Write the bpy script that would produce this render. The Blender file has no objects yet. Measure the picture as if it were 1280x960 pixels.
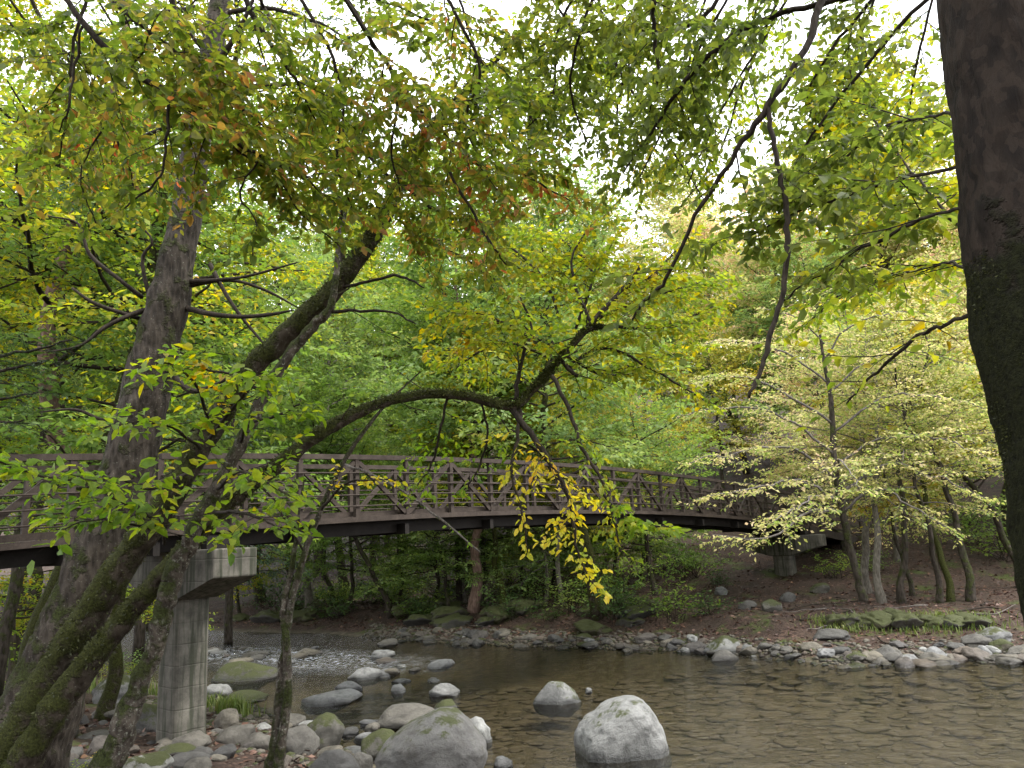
import bpy, bmesh, math, random
import numpy as np
from mathutils import Vector, Matrix, noise as mnoise

random.seed(7)
RNG = np.random.default_rng(7)
scene = bpy.context.scene
COL = scene.collection
UP = Vector((0, 0, 1))

# ------------------------------------------------------------------ camera
EYE = np.array([0.0, 0.0, 3.3])
PITCH = math.atan(0.2)
ROLL = 0.05
F = 961.0                                   # focal length in pixels of the 1280 wide photograph
_cp, _sp = math.cos(PITCH), math.sin(PITCH)
FWD = np.array([0.0, _cp, _sp])
_R0 = np.array([1.0, 0.0, 0.0])
_U0 = np.array([0.0, -_sp, _cp])
_cr, _sr = math.cos(ROLL), math.sin(ROLL)
# the picture's level lines climb to the right: the camera is turned clockwise
RIGHT = _cr * _R0 - _sr * _U0
UPV = _sr * _R0 + _cr * _U0


def ray(px, py):
    d = FWD + RIGHT * ((px - 640.0) / F) + UPV * ((480.0 - py) / F)
    return d


def at(px, py, Y):
    """the point seen at (px, py) at the distance Y ahead"""
    d = ray(px, py)
    return EYE + d * (Y / d[1])


# ------------------------------------------------------------------ terrain
NEAR = np.array([(-120, 80), (-60, 50), (-40, 39), (-20, 30), (-12, 23.7), (-7, 18.7), (-4.2, 15.5), (-2.5, 12.9), (0, 10.9), (4, 10.2), (12, 9.6), (40, 9), (120, 5)], float)
FARS = np.array([(-120, 95), (-60, 64), (-40, 53), (-20, 39.5), (-13.3, 34.5), (-7.8, 31.2), (-2.8, 26.9), (1.5, 24.2), (5.5, 21.7), (7.1, 19.2), (12.1, 18.3), (18, 17.7), (40, 17), (120, 14)], float)
PN = np.array([(0, 0), (1, .12), (3, .28), (5.5, .5), (7.5, .85), (9, 1.2), (12, 1.55), (20, 2.0), (40, 4), (90, 16)], float)
PF = np.array([(0, 0), (1, .22), (2.2, .36), (3, .62), (4.5, .72), (9, .85), (12, 1.45), (18, 2.9), (28, 5.6), (45, 11), (70, 21), (120, 34)], float)


def y_near(x): return np.interp(x, NEAR[:, 0], NEAR[:, 1])
def y_far(x): return np.interp(x, FARS[:, 0], FARS[:, 1])


def h0(x, y):
    x = np.asarray(x, float); y = np.asarray(y, float)
    yn, yf = y_near(x), y_far(x)
    k = np.where(x < -6, .8, .93)
    dn, df = yn - y, (y - yf) * k
    inside = np.minimum(-dn, -df / k)
    bed = -np.minimum(.5, .22 * np.maximum(inside, 0))
    z = np.where(dn >= 0, np.interp(np.where(x < -6, dn, dn), PN[:, 0], PN[:, 1]), np.where(df >= 0, np.interp(df, PF[:, 0], PF[:, 1]), bed))
    return z


def _wave(x, y):
    return (np.sin(x * 1.3 + 1.1 * np.sin(y * .7)) * np.cos(y * 1.1 + .9 * np.sin(x * .8)) * .5
            + .3 * np.sin(x * 3.1 + y * 1.7) * np.sin(y * 2.9 - x * .9) + .2 * np.sin(x * 6.3 - y * 4.1 + 1.3 * np.sin(y * 2.2)))


def h(x, y):
    z = h0(x, y)
    amp = np.where(z < 0, .05, np.clip(.03 + .05 * z, .03, .22))
    return z + amp * _wave(np.asarray(x, float), np.asarray(y, float))


def gpos(px, py, y0=3.0, y1=110.0):
    """where the ray through a pixel meets the ground (or the water)"""
    d = ray(px, py); d = d / d[1]
    Y = np.arange(y0, y1, .04)
    P = EYE[None] + d[None] * Y[:, None]
    g = np.maximum(h(P[:, 0], P[:, 1]), 0.0)
    k = np.argmax(P[:, 2] <= g)
    return P[k] if P[k, 2] <= g[k] else P[-1]


def on_ground(x, y): return np.array([x, y, float(h(x, y))])


# ------------------------------------------------------------------ objects
def link(o):
    COL.objects.link(o); return o


def tag(o, label=None, cat=None, group=None, kind=None):
    if label: o['label'] = label
    if cat: o['category'] = cat
    if group: o['group'] = group
    if kind: o['kind'] = kind
    return o


def thing(name, loc, label, cat, group=None):
    o = bpy.data.objects.new(name, None)
    o.empty_display_size = .2
    o.location = tuple(float(v) for v in loc)
    link(o)
    return tag(o, label, cat, group)


class Buf:
    def __init__(s):
        s.v, s.q, s.t, s.n = [], [], [], 0

    def add(s, v, q=None, t=None):
        v = np.asarray(v, float).reshape(-1, 3)
        if q is not None and len(q): s.q.append(np.asarray(q, int).reshape(-1, 4) + s.n)
        if t is not None and len(t): s.t.append(np.asarray(t, int).reshape(-1, 3) + s.n)
        s.v.append(v); s.n += len(v)

    def mesh(s, name, mat=None, off=(0, 0, 0), smooth=True):
        me = bpy.data.meshes.new(name)
        v = np.concatenate(s.v) - np.asarray(off, float)[None]
        q = np.concatenate(s.q) if s.q else np.zeros((0, 4), int)
        t = np.concatenate(s.t) if s.t else np.zeros((0, 3), int)
        me.vertices.add(len(v)); me.vertices.foreach_set('co', v.astype(np.float32).ravel())
        nl = q.size + t.size
        me.loops.add(nl); me.loops.foreach_set('vertex_index', np.concatenate([q.ravel(), t.ravel()]).astype(np.int32))
        tot = np.concatenate([np.full(len(q), 4), np.full(len(t), 3)]).astype(np.int32)
        st = np.concatenate([[0], np.cumsum(tot)[:-1]]).astype(np.int32)
        me.polygons.add(len(tot)); me.polygons.foreach_set('loop_start', st); me.polygons.foreach_set('loop_total', tot)
        me.update(calc_edges=True)
        me.polygons.foreach_set('use_smooth', np.full(len(tot), bool(smooth)))
        if mat: me.materials.append(mat)
        return me

    def obj(s, name, mat, parent=None, smooth=True, off=None):
        base = (0, 0, 0)
        if off is not None: base = off
        elif parent is not None:
            p, b = parent, Vector((0, 0, 0))
            while p is not None:
                b = b + p.location; p = p.parent
            base = tuple(b)
        o = bpy.data.objects.new(name, s.mesh(name, mat, base, smooth))
        if parent is not None: o.parent = parent
        elif off is not None: o.location = tuple(float(x) for x in off)
        return link(o)


def inst(name, me, parent=None, loc=(0, 0, 0), rot=(0, 0, 0), sc=(1, 1, 1), mat=None):
    o = bpy.data.objects.new(name, me)
    if parent is not None: o.parent = parent
    o.location = tuple(float(x) for x in loc); o.rotation_euler = rot; o.scale = sc
    link(o)
    if mat is not None and len(o.material_slots):
        o.material_slots[0].link = 'OBJECT'; o.material_slots[0].material = mat
    return o


# ------------------------------------------------------------------ geometry
def norm(a):
    return a / np.maximum(np.linalg.norm(a, axis=-1, keepdims=True), 1e-9)


def spline(P, per=6):
    """Catmull-Rom through rows of any width"""
    P = np.asarray(P, float)
    Q = np.vstack([2 * P[0] - P[1], P, 2 * P[-1] - P[-2]])
    out = []
    for i in range(1, len(Q) - 2):
        t = np.linspace(0, 1, per, endpoint=False)[:, None]
        a, b, c, d = Q[i - 1], Q[i], Q[i + 1], Q[i + 2]
        out.append(.5 * (2 * b + (c - a) * t + (2 * a - 5 * b + 4 * c - d) * t ** 2 + (3 * b - a - 3 * c + d) * t ** 3))
    out.append(P[-1:])
    return np.vstack(out)


def tube(buf, pts, rad, sides=6, lump=0.0, lscale=3.0, close=True):
    pts = np.asarray(pts, float); n = len(pts)
    rad = np.broadcast_to(np.asarray(rad, float), (n,))
    T = np.gradient(pts, axis=0); T = norm(T)
    ref = np.array([0, 0, 1.0]) if abs(T[0, 2]) < .9 else np.array([1.0, 0, 0])
    u = norm(np.cross(T[0], ref)); A = []
    for i in range(n):
        u = u - T[i] * np.dot(u, T[i]); u = u / max(np.linalg.norm(u), 1e-9)
        A.append((u, np.cross(T[i], u)))
    a = np.linspace(0, 2 * np.pi, sides, endpoint=False)
    U = np.array([x[0] for x in A])[:, None]; W = np.array([x[1] for x in A])[:, None]
    rr = np.repeat(rad[:, None], sides, 1)
    off = U * np.cos(a)[None, :, None] + W * np.sin(a)[None, :, None]
    if lump:
        for i in range(n):
            for j in range(sides):
                p = pts[i] + off[i, j] * rad[i]
                rr[i, j] *= 1 + lump * (mnoise.noise(Vector((p[0] * lscale, p[1] * lscale, p[2] * lscale * .45))) + .5 * mnoise.noise(Vector((p[0] * lscale * 3, p[1] * lscale * 3, p[2] * lscale))) + (.3 * mnoise.noise(Vector((p[0] * lscale * 7, p[1] * lscale * 7, p[2] * lscale * 3))) if sides > 14 else 0))
    v = (pts[:, None] + off * rr[:, :, None]).reshape(-1, 3)
    i = np.arange(n - 1)[:, None] * sides; j = np.arange(sides)[None]; k = (j + 1) % sides
    q = np.stack([i + j, i + k, i + sides + k, i + sides + j], -1).reshape(-1, 4)
    if close:
        v = np.vstack([v, pts[0] , pts[-1] + T[-1] * rad[-1] * .6])
        c0, c1 = n * sides, n * sides + 1
        jj = np.arange(sides); kk = (jj + 1) % sides
        t = np.vstack([np.stack([np.full(sides, c0), kk, jj], -1), np.stack([np.full(sides, c1), (n - 1) * sides + jj, (n - 1) * sides + kk], -1)])
        buf.add(v, q, t)
    else:
        buf.add(v, q)


def box(buf, c, ax, ay, az):
    """box of half-axes ax, ay, az about c"""
    c, ax, ay, az = [np.asarray(w, float) for w in (c, ax, ay, az)]
    s = [(-1, -1, -1), (1, -1, -1), (1, 1, -1), (-1, 1, -1), (-1, -1, 1), (1, -1, 1), (1, 1, 1), (-1, 1, 1)]
    v = [c + a * ax + b * ay + d * az for a, b, d in s]
    q = [(0, 3, 2, 1), (4, 5, 6, 7), (0, 1, 5, 4), (1, 2, 6, 5), (2, 3, 7, 6), (3, 0, 4, 7)]
    buf.add(v, q)


def bar(buf, p, q, w, d, side):
    """rectangular bar from p to q: w wide along `side`, d deep across"""
    p, q = np.asarray(p, float), np.asarray(q, float)
    t = q - p; L = np.linalg.norm(t); t = t / L
    s = np.asarray(side, float); s = s - t * np.dot(s, t); s = s / np.linalg.norm(s)
    u = np.cross(t, s)
    box(buf, (p + q) / 2, t * L / 2, s * w / 2, u * d / 2)


# leaves: each one an own folded blade of six corners (near) or a diamond (far)
def leaf_blades(buf, P, T, sgn, size, aspect=.52, droop=.3, jit=.38, tilt=.8, fine=True, spread=.8, rng=RNG, up=None):
    N = len(P)
    if not N: return
    upv = np.array([0, 0, 1.0])
    S = np.cross(T, upv); bad = np.linalg.norm(S, axis=1) < .15
    S[bad] = rng.normal(size=(bad.sum(), 3)); S = norm(S)
    d = T * .6 + S * (sgn * spread)[:, None] + np.array([0, 0, -droop]) + rng.normal(size=(N, 3)) * jit
    d = norm(d)
    nn = upv[None] + rng.normal(size=(N, 3)) * tilt
    s = norm(np.cross(d, nn)); nn = np.cross(s, d)
    L = size * rng.uniform(.45, 1.35, N)
    w = L * aspect * .5 * rng.uniform(.8, 1.2, N)
    b = P + d * (L * .12)[:, None]
    dl, sw = d * L[:, None], s * w[:, None]
    fo = nn * (w * rng.uniform(.0, .7, N))[:, None]
    if fine:
        cu = -nn * (L * rng.uniform(.0, .3, N))[:, None]
        V = np.stack([b, b + dl * .28 + sw + fo, b + dl * .68 + sw * .8 + fo + cu * .4, b + dl + cu, b + dl * .68 - sw * .8 + fo + cu * .4, b + dl * .28 - sw + fo], 1).reshape(-1, 3)
        i = np.arange(N)[:, None] * 6
        q = np.concatenate([i + np.array([[0, 3, 2, 1]]), i + np.array([[0, 5, 4, 3]])])
    else:
        V = np.stack([b, b + dl * .5 + sw + fo, b + dl, b + dl * .5 - sw + fo], 1).reshape(-1, 3)
        i = np.arange(N)[:, None] * 4
        q = i + np.array([[0, 3, 2, 1]])
    buf.add(V, q)


class Sk:
    """what a growing branch leaves behind: wood polylines and the twigs that carry leaves"""
    def __init__(s):
        s.wood, s.twigs = [], []


def rnd3(r):
    return Vector((random.gauss(0, r), random.gauss(0, r), random.gauss(0, r)))


def grow(S, p, d, L, r, lev, c, bare=0.0):
    n = max(2, int(round(L / c['seg'][lev])))
    pts = [p.copy()]; d = d.normalized(); q = p.copy()
    for i in range(n):
        d = (d + rnd3(c['wig'][lev]) + Vector((0, 0, c['grav'][lev] / n))).normalized()
        q = q + d * (L / n); pts.append(q.copy())
    S.wood.append((lev, pts, r))
    kids(S, pts, r, lev, c, L, bare)


def kids(S, pts, r, lev, c, L, bare=0.0, lo=None):
    if lev >= c['leaf']: S.twigs.append(pts)
    if lev >= c['max']: return
    start = c['start'][lev] if lo is None else lo
    k = max(1, int(L * (1 - start) / c['sp'][lev]))
    n = len(pts) - 1
    sg = random.choice((-1, 1))
    for j in range(k):
        s = start + (1 - start) * (j + random.random() * .9) / k
        f = min(s, .999) * n; i = int(f); f -= i
        pos = pts[i].lerp(pts[i + 1], f); t = (pts[i + 1] - pts[i]).normalized()
        side = t.cross(UP)
        if side.length < .1: side = Vector((random.gauss(0, 1), random.gauss(0, 1), 0))
        side.normalize(); sg = -sg
        a = c['ang'][lev] * random.uniform(.75, 1.25)
        dd = t * math.cos(a) + side * (sg * math.sin(a)) + UP * random.gauss(c['lift'][lev], c['out'][lev])
        Lc = c['len'][lev] * (1 - c['tap'][lev] * s) * random.uniform(.6, 1.25)
        rc = max(.0012, min(r * .6, Lc * c['thin'][lev]))
        if random.random() < bare: continue
        grow(S, pos, dd, Lc, rc, lev + 1, c, bare)


BEECH = dict(max=2, leaf=1, seg=[.25, .14, .08], wig=[.06, .12, .14], grav=[-.05, -.12, -.15], start=[.1, .12, 0], sp=[.11, .12, 1],
             len=[.75, .26, 0], tap=[.6, .5, 0], ang=[.9, .85, 0], lift=[.0, 0, 0], out=[.2, .2, 0], thin=[.008, .006, 0])


def cfg(base, **k):
    c = {a: (list(b) if isinstance(b, list) else b) for a, b in base.items()}
    c.update(k); return c


def wood_mesh(buf, S, sides=(6, 4, 3, 3), tip=.25, maxlev=9):
    for lev, pts, r in S.wood:
        if lev > maxlev: continue
        P = np.array([tuple(p) for p in pts])
        tube(buf, P, np.linspace(r, r * tip, len(P)), sides[min(lev, 3)], close=False)


def leaf_mesh(buf, S, size, step, dens=1.0, prob=None, **kw):
    Ps, Ts, Ss = [], [], []
    for pts in S.twigs:
        P = np.array([tuple(p) for p in pts]); seg = np.linalg.norm(np.diff(P, axis=0), axis=1)
        L = seg.sum(); n = int(L / step + random.random())
        if n < 1: continue
        s = (np.arange(n) + .5 + RNG.uniform(-.3, .3, n)) / n * L
        cs = np.concatenate([[0], np.cumsum(seg)])
        k = np.clip(np.searchsorted(cs, s) - 1, 0, len(seg) - 1)
        f = ((s - cs[k]) / seg[k])[:, None]
        Ps.append(P[k] * (1 - f) + P[k + 1] * f); Ts.append((P[k + 1] - P[k]) / seg[k][:, None])
        Ss.append(np.where(np.arange(n) % 2, 1.0, -1.0))
    P, T, sg = np.concatenate(Ps), np.concatenate(Ts), np.concatenate(Ss)
    if prob is not None:
        keep = RNG.random(len(P)) < prob(P); P, T, sg = P[keep], T[keep], sg[keep]
    elif dens < 1:
        keep = RNG.random(len(P)) < dens; P, T, sg = P[keep], T[keep], sg[keep]
    leaf_blades(buf, P, T, sg, size, **kw)
    return len(P)
# ------------------------------------------------------------------ materials
class NT:
    def __init__(s, name):
        s.m = bpy.data.materials.new(name); s.m.use_nodes = True
        s.t = s.m.node_tree; s.t.nodes.clear()
        s.out = s.n('ShaderNodeOutputMaterial')

    def n(s, typ, **k):
        x = s.t.nodes.new(typ)
        for a, b in k.items():
            if a in x.inputs: x.inputs[a].default_value = b
            else: setattr(x, a, b)
        return x

    def l(s, a, b): s.t.links.new(a, b)

    def ramp(s, fac, stops, interp='LINEAR'):
        r = s.n('ShaderNodeValToRGB'); e = r.color_ramp; e.interpolation = interp
        while len(e.elements) < len(stops): e.elements.new(.5)
        for el, (p, c) in zip(e.elements, stops):
            el.position = p; el.color = (*c, 1) if len(c) == 3 else c
        s.l(fac, r.inputs[0]); return r.outputs[0]

    def math(s, op, a, b=None, c=None):
        m = s.n('ShaderNodeMath', operation=op)
        for i, x in enumerate((a, b, c)):
            if x is None: continue
            if isinstance(x, (int, float)): m.inputs[i].default_value = x
            else: s.l(x, m.inputs[i])
        return m.outputs[0]

    def mix(s, f, a, b):
        m = s.n('ShaderNodeMix', data_type='RGBA')
        for i, x in ((0, f), (6, a), (7, b)):
            if isinstance(x, (int, float)): m.inputs[i].default_value = x
            elif isinstance(x, tuple): m.inputs[i].default_value = (*x, 1)
            else: s.l(x, m.inputs[i])
        return m.outputs[2]

    def noise(s, vec, scale, detail=4, rough=.55, dist=0):
        x = s.n('ShaderNodeTexNoise'); x.inputs['Scale'].default_value = scale; x.inputs['Detail'].default_value = detail
        x.inputs['Roughness'].default_value = rough; x.inputs['Distortion'].default_value = dist
        if vec is not None: s.l(vec, x.inputs['Vector'])
        return x.outputs[0]

    def vor(s, vec, scale, feature='F1', out='Distance', rand=1.0):
        x = s.n('ShaderNodeTexVoronoi', feature=feature); x.inputs['Scale'].default_value = scale; x.inputs['Randomness'].default_value = rand
        s.l(vec, x.inputs['Vector']); return x.outputs[out]

    def scaled(s, vec, sc):
        m = s.n('ShaderNodeMapping'); m.inputs['Scale'].default_value = sc; s.l(vec, m.inputs['Vector']); return m.outputs[0]

    def obj(s): return s.n('ShaderNodeTexCoord').outputs['Object']
    def pos(s): return s.n('ShaderNodeNewGeometry').outputs['Position']
    def nrm(s): return s.n('ShaderNodeNewGeometry').outputs['Normal']

    def bump(s, hgt, dist=.02, strength=.6, normal=None):
        b = s.n('ShaderNodeBump'); b.inputs['Distance'].default_value = dist; b.inputs['Strength'].default_value = strength
        s.l(hgt, b.inputs['Height'])
        if normal is not None: s.l(normal, b.inputs['Normal'])
        return b.outputs[0]

    def pbr(s, col, rough=.7, spec=.3, normal=None, metal=0):
        p = s.n('ShaderNodeBsdfPrincipled'); p.inputs['Specular IOR Level'].default_value = spec; p.inputs['Metallic'].default_value = metal
        if isinstance(rough, (int, float)): p.inputs['Roughness'].default_value = rough
        else: s.l(rough, p.inputs['Roughness'])
        if isinstance(col, tuple): p.inputs['Base Color'].default_value = (*col, 1)
        else: s.l(col, p.inputs['Base Color'])
        if normal is not None: s.l(normal, p.inputs['Normal'])
        return p.outputs[0]

    def end(s, sh): s.l(sh, s.out.inputs[0]); return s.m


def upness(t, lo, hi):
    sx = t.n('ShaderNodeSeparateXYZ'); t.l(t.nrm(), sx.inputs[0])
    mr = t.n('ShaderNodeMapRange', clamp=True); mr.inputs[1].default_value = lo; mr.inputs[2].default_value = hi
    t.l(sx.outputs[2], mr.inputs[0]); return mr.outputs[0]


def leaf_mat(name, stops, transl=.5, clump=.9, wn=.5, gloss=.35, tgain=1.25):
    """stops run from the greenest leaf to the most turned one; each leaf draws its own place, whole sprays lean one way"""
    t = NT(name)
    g = t.n('ShaderNodeNewGeometry').outputs['Random Per Island']
    n = t.noise(t.pos(), clump, 2)
    n = t.math('MULTIPLY_ADD', n, 2.2, -.6)
    f = t.math('ADD', t.math('MULTIPLY', g, 1 - wn), t.math('MULTIPLY', n, wn))
    c = t.ramp(f, stops)
    hs = t.n('ShaderNodeHueSaturation', Saturation=1.02); t.l(c, hs.inputs['Color'])
    t.l(t.math('MULTIPLY_ADD', t.noise(t.pos(), 31, 1), .8, .6), hs.inputs['Value'])
    c = hs.outputs[0]
    a = t.pbr(c, .5, gloss)
    tr = t.n('ShaderNodeBsdfTranslucent')
    hv = t.n('ShaderNodeHueSaturation', Saturation=1.06, Value=tgain); t.l(c, hv.inputs['Color']); t.l(hv.outputs[0], tr.inputs[0])
    m = t.n('ShaderNodeMixShader'); m.inputs[0].default_value = transl
    t.l(a, m.inputs[1]); t.l(tr.outputs[0], m.inputs[2])
    return t.end(m.outputs[0])


def bark_mat(name, dark, light, moss=.0, mosscol=(.038, .046, .011), sc=1.0, lichen=0.0, flaky=False, mossz=None, depth=.05):
    t = NT(name); o = t.obj()
    st = t.scaled(o, (1, 1, .22))
    a = t.noise(st, 14 * sc, 6, .65, .4)
    b = t.vor(t.scaled(o, (1, 1, .3 if not flaky else .6)), 16 * sc if not flaky else 9 * sc, 'F1')
    big = t.noise(o, 2.2 * sc, 3)
    f = t.math('ADD', t.math('MULTIPLY', a, .6), t.math('MULTIPLY', b, .5))
    c = t.mix(t.ramp(f, [(.3, (0, 0, 0)), (.75, (1, 1, 1))]), dark, light)
    c = t.mix(t.ramp(big, [(.35, (0, 0, 0)), (.7, (.6, .6, .6))]), c, tuple(v * .55 for v in dark))
    hgt = f
    if flaky:
        dn = t.n('ShaderNodeVectorMath', operation='MULTIPLY_ADD'); nz = t.n('ShaderNodeTexNoise', Scale=9.0); t.l(o, nz.inputs['Vector']); t.l(nz.outputs['Color'], dn.inputs[0]); dn.inputs[1].default_value = (.12, .12, .12); t.l(t.scaled(o, (1, 1, .6)), dn.inputs[2])
        pl = t.vor(dn.outputs[0], 20 * sc, 'F1', 'Color')
        sp = t.n('ShaderNodeSeparateColor'); t.l(pl, sp.inputs[0])
        c = t.mix(t.ramp(sp.outputs[0], [(.6, (0, 0, 0)), (.66, (.55, .55, .55))]), c, tuple(min(1, v * 1.2) for v in light))
        hgt = t.math('ADD', t.math('MULTIPLY', sp.outputs[0], .5), t.math('MULTIPLY', a, .35))
    if lichen:
        ln = t.noise(o, 34, 6, .75)
        c = t.mix(t.ramp(ln, [(.62 - lichen, (0, 0, 0)), (.70 - lichen, (.7, .7, .7))]), c, (.25, .255, .21))
    nor = None
    if moss:
        mn = t.noise(o, 4.5, 5, .65)
        mk = t.math('ADD', mn, t.math('MULTIPLY', upness(t, -.5, .7), .35))
        if mossz is not None:
            sx = t.n('ShaderNodeSeparateXYZ'); t.l(t.pos(), sx.inputs[0])
            mr = t.n('ShaderNodeMapRange', clamp=True)
            for i, v in enumerate((mossz[0], mossz[1], .42, -.45)): mr.inputs[i + 1].default_value = v
            t.l(sx.outputs[2], mr.inputs[0]); mk = t.math('ADD', mk, mr.outputs[0])
        mm = t.ramp(mk, [(.72 - moss, (0, 0, 0)), (.86 - moss, (1, 1, 1))])
        fine = t.noise(o, 42, 5, .75)
        mc = t.mix(t.ramp(fine, [(.35, (0, 0, 0)), (.65, (1, 1, 1))]), tuple(v * .3 for v in mosscol), tuple(v * 1.7 for v in mosscol))
        c = t.mix(mm, c, mc)
        hgt = t.math('ADD', hgt, t.math('MULTIPLY', mm, t.math('MULTIPLY', fine, 1.5)))
    nor = t.bump(hgt, depth, 1.0)
    return t.end(t.pbr(c, .85, .15, nor))


def rock_mat(name, c1, c2, moss=0.0, speck=.3, wet=True):
    t = NT(name); o = t.obj(); p = t.pos()
    oi = t.n('ShaderNodeObjectInfo').outputs['Random']
    sh = t.n('ShaderNodeVectorMath', operation='ADD'); t.l(p, sh.inputs[0])
    v = sh.outputs[0]
    a = t.noise(v, 5, 8, .7, .3); b = t.noise(v, 75, 5, .75); g = t.noise(v, 1.7, 3)
    c = t.mix(t.ramp(a, [(.3, (0, 0, 0)), (.7, (1, 1, 1))]), c1, c2)
    c = t.mix(t.ramp(b, [(.35, (.0, .0, .0)), (.75, (speck, speck, speck))]), c, tuple(min(1, x * 1.7) for x in c2))
    hs = t.n('ShaderNodeHueSaturation'); t.l(c, hs.inputs['Color'])
    t.l(t.math('MULTIPLY_ADD', oi, .75, .62), hs.inputs['Value']); t.l(t.math('MULTIPLY_ADD', oi, 1.2, .3), hs.inputs['Saturation'])
    c = hs.outputs[0]
    li = t.noise(v, 13, 5, .75)
    c = t.mix(t.ramp(li, [(.66, (0, 0, 0)), (.71, (.5, .5, .5))]), c, (.26, .28, .23))
    dk = t.noise(v, 2.6, 6, .75)
    c = t.mix(t.ramp(dk, [(.5, (0, 0, 0)), (.68, (.75, .75, .75))]), c, tuple(q * .5 for q in c1))
    if moss:
        mk = t.math('ADD', t.noise(v, 4.2, 8, .78), t.math('MULTIPLY', upness(t, -.1, .9), .3))
        mk = t.math('ADD', mk, t.math('MULTIPLY', oi, .16))
        mm = t.ramp(mk, [(.92 - moss, (0, 0, 0)), (1.0 - moss, (1, 1, 1))])
        c = t.mix(mm, c, t.mix(b, (.015, .02, .005), (.068, .075, .02)))
    rough = .75
    if wet:
        sx = t.n('ShaderNodeSeparateXYZ'); t.l(p, sx.inputs[0])
        mr = t.n('ShaderNodeMapRange', clamp=True)
        for i, q in enumerate((.0, .1, 1, 0)): mr.inputs[i + 1].default_value = q
        t.l(t.math('ADD', sx.outputs[2], t.math('MULTIPLY', g, -.1)), mr.inputs[0])
        hw = t.n('ShaderNodeHueSaturation', Saturation=1.15, Value=.42); t.l(c, hw.inputs['Color'])
        c = t.mix(mr.outputs[0], c, hw.outputs[0])
        rough = t.math('MULTIPLY_ADD', mr.outputs[0], -.5, .75)
    nor = t.bump(t.math('ADD', t.math('MULTIPLY', a, 1.0), t.math('MULTIPLY', b, .3)), .055, 1.0)
    return t.end(t.pbr(c, rough, .35, nor))


def plain_mat(name, c1, c2, sc=6, rough=.7, spec=.3, bump=.01, stretch=(1, 1, 1), metal=0):
    t = NT(name); o = t.scaled(t.pos(), stretch)
    a = t.noise(o, sc, 6, .65); b = t.noise(o, sc * 9, 3)
    f = t.math('ADD', t.math('MULTIPLY', a, .7), t.math('MULTIPLY', b, .3))
    c = t.mix(t.ramp(f, [(.3, (0, 0, 0)), (.7, (1, 1, 1))]), c1, c2)
    return t.end(t.pbr(c, rough, spec, t.bump(f, bump, .7), metal))


def concrete_mat():
    t = NT('weathered_concrete'); p = t.pos()
    a = t.noise(p, 3, 7, .7); v = t.noise(t.scaled(p, (5, 5, .35)), 2.2, 4, .6)
    b = t.noise(p, 40, 3)
    c = t.mix(t.ramp(a, [(.3, (0, 0, 0)), (.7, (1, 1, 1))]), (.044, .041, .034), (.145, .135, .112))
    c = t.mix(t.ramp(v, [(.48, (0, 0, 0)), (.62, (.85, .85, .85))]), c, (.028, .032, .02))
    sx = t.n('ShaderNodeSeparateXYZ'); t.l(p, sx.inputs[0])
    fr = t.math('FRACT', t.math('MULTIPLY_ADD', sx.outputs[2], 3.1, t.math('MULTIPLY', a, .12)))
    line = t.ramp(fr, [(.0, (1, 1, 1)), (.05, (0, 0, 0)), (.95, (0, 0, 0)), (1, (1, 1, 1))])
    c = t.mix(t.math('MULTIPLY', line, .3), c, (.06, .055, .045))
    hgt = t.math('SUBTRACT', t.math('ADD', a, t.math('MULTIPLY', b, .3)), t.math('MULTIPLY', line, .6))
    return t.end(t.pbr(c, .85, .2, t.bump(hgt, .012, .7)))


def ground_mat():
    t = NT('forest_floor'); p = t.pos()
    a = t.noise(p, 1.3, 6, .65); cell = t.vor(p, 17, 'F1', 'Color'); cd = t.vor(p, 17)
    sp = t.n('ShaderNodeSeparateColor'); t.l(cell, sp.inputs[0])
    lit = t.ramp(sp.outputs[0], [(0, (.018, .012, .010)), (.35, (.045, .028, .022)), (.6, (.065, .042, .033)), (.8, (.10, .065, .048)), (1, (.05, .032, .027))])
    soil = t.mix(t.noise(p, 25, 4), (.022, .016, .012), (.06, .045, .034))
    c = t.mix(t.ramp(a, [(.4, (0, 0, 0)), (.6, (.8, .8, .8))]), lit, soil)
    mo = t.noise(p, .75, 5, .7)
    sx = t.n('ShaderNodeSeparateXYZ'); t.l(p, sx.inputs[0]); z = sx.outputs[2]
    c = t.mix(t.ramp(mo, [(.54, (0, 0, 0)), (.64, (.8, .8, .8))]), c, t.mix(t.noise(p, 45, 3), (.025, .04, .008), (.09, .12, .03)))
    # river bed: cobbles and silt below the water
    w = t.scaled(p, (1, 1.5, 1))
    wd = t.n('ShaderNodeVectorMath', operation='MULTIPLY_ADD'); wz = t.n('ShaderNodeTexNoise', Scale=2.2); t.l(p, wz.inputs['Vector']); t.l(wz.outputs['Color'], wd.inputs[0]); wd.inputs[1].default_value = (.5, .5, .5); t.l(w, wd.inputs[2])
    bc = t.vor(wd.outputs[0], 5.0, 'F1', 'Color'); bd = t.vor(wd.outputs[0], 5.0, 'F1', 'Distance')
    bs = t.n('ShaderNodeSeparateColor'); t.l(bc, bs.inputs[0])
    bed = t.ramp(bs.outputs[1], [(0, (.06, .054, .038)), (.5, (.095, .083, .058)), (.8, (.13, .115, .084)), (1, (.085, .077, .058))])
    bed = t.mix(t.ramp(bd, [(.25, (0, 0, 0)), (.6, (.5, .5, .5))]), bed, (.06, .05, .035))
    mr = t.n('ShaderNodeMapRange', clamp=True)
    for i, q in enumerate((.02, .10, 1, 0)): mr.inputs[i + 1].default_value = q
    t.l(t.math('ADD', z, t.math('MULTIPLY_ADD', a, .1, -.05)), mr.inputs[0])
    c = t.mix(mr.outputs[0], c, bed)
    hgt = t.math('ADD', t.math('MULTIPLY', cd, -.5), t.math('MULTIPLY', t.noise(p, 30, 4), .7))
    return t.end(t.pbr(c, .9, .15, t.bump(hgt, .05, .8)))


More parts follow.
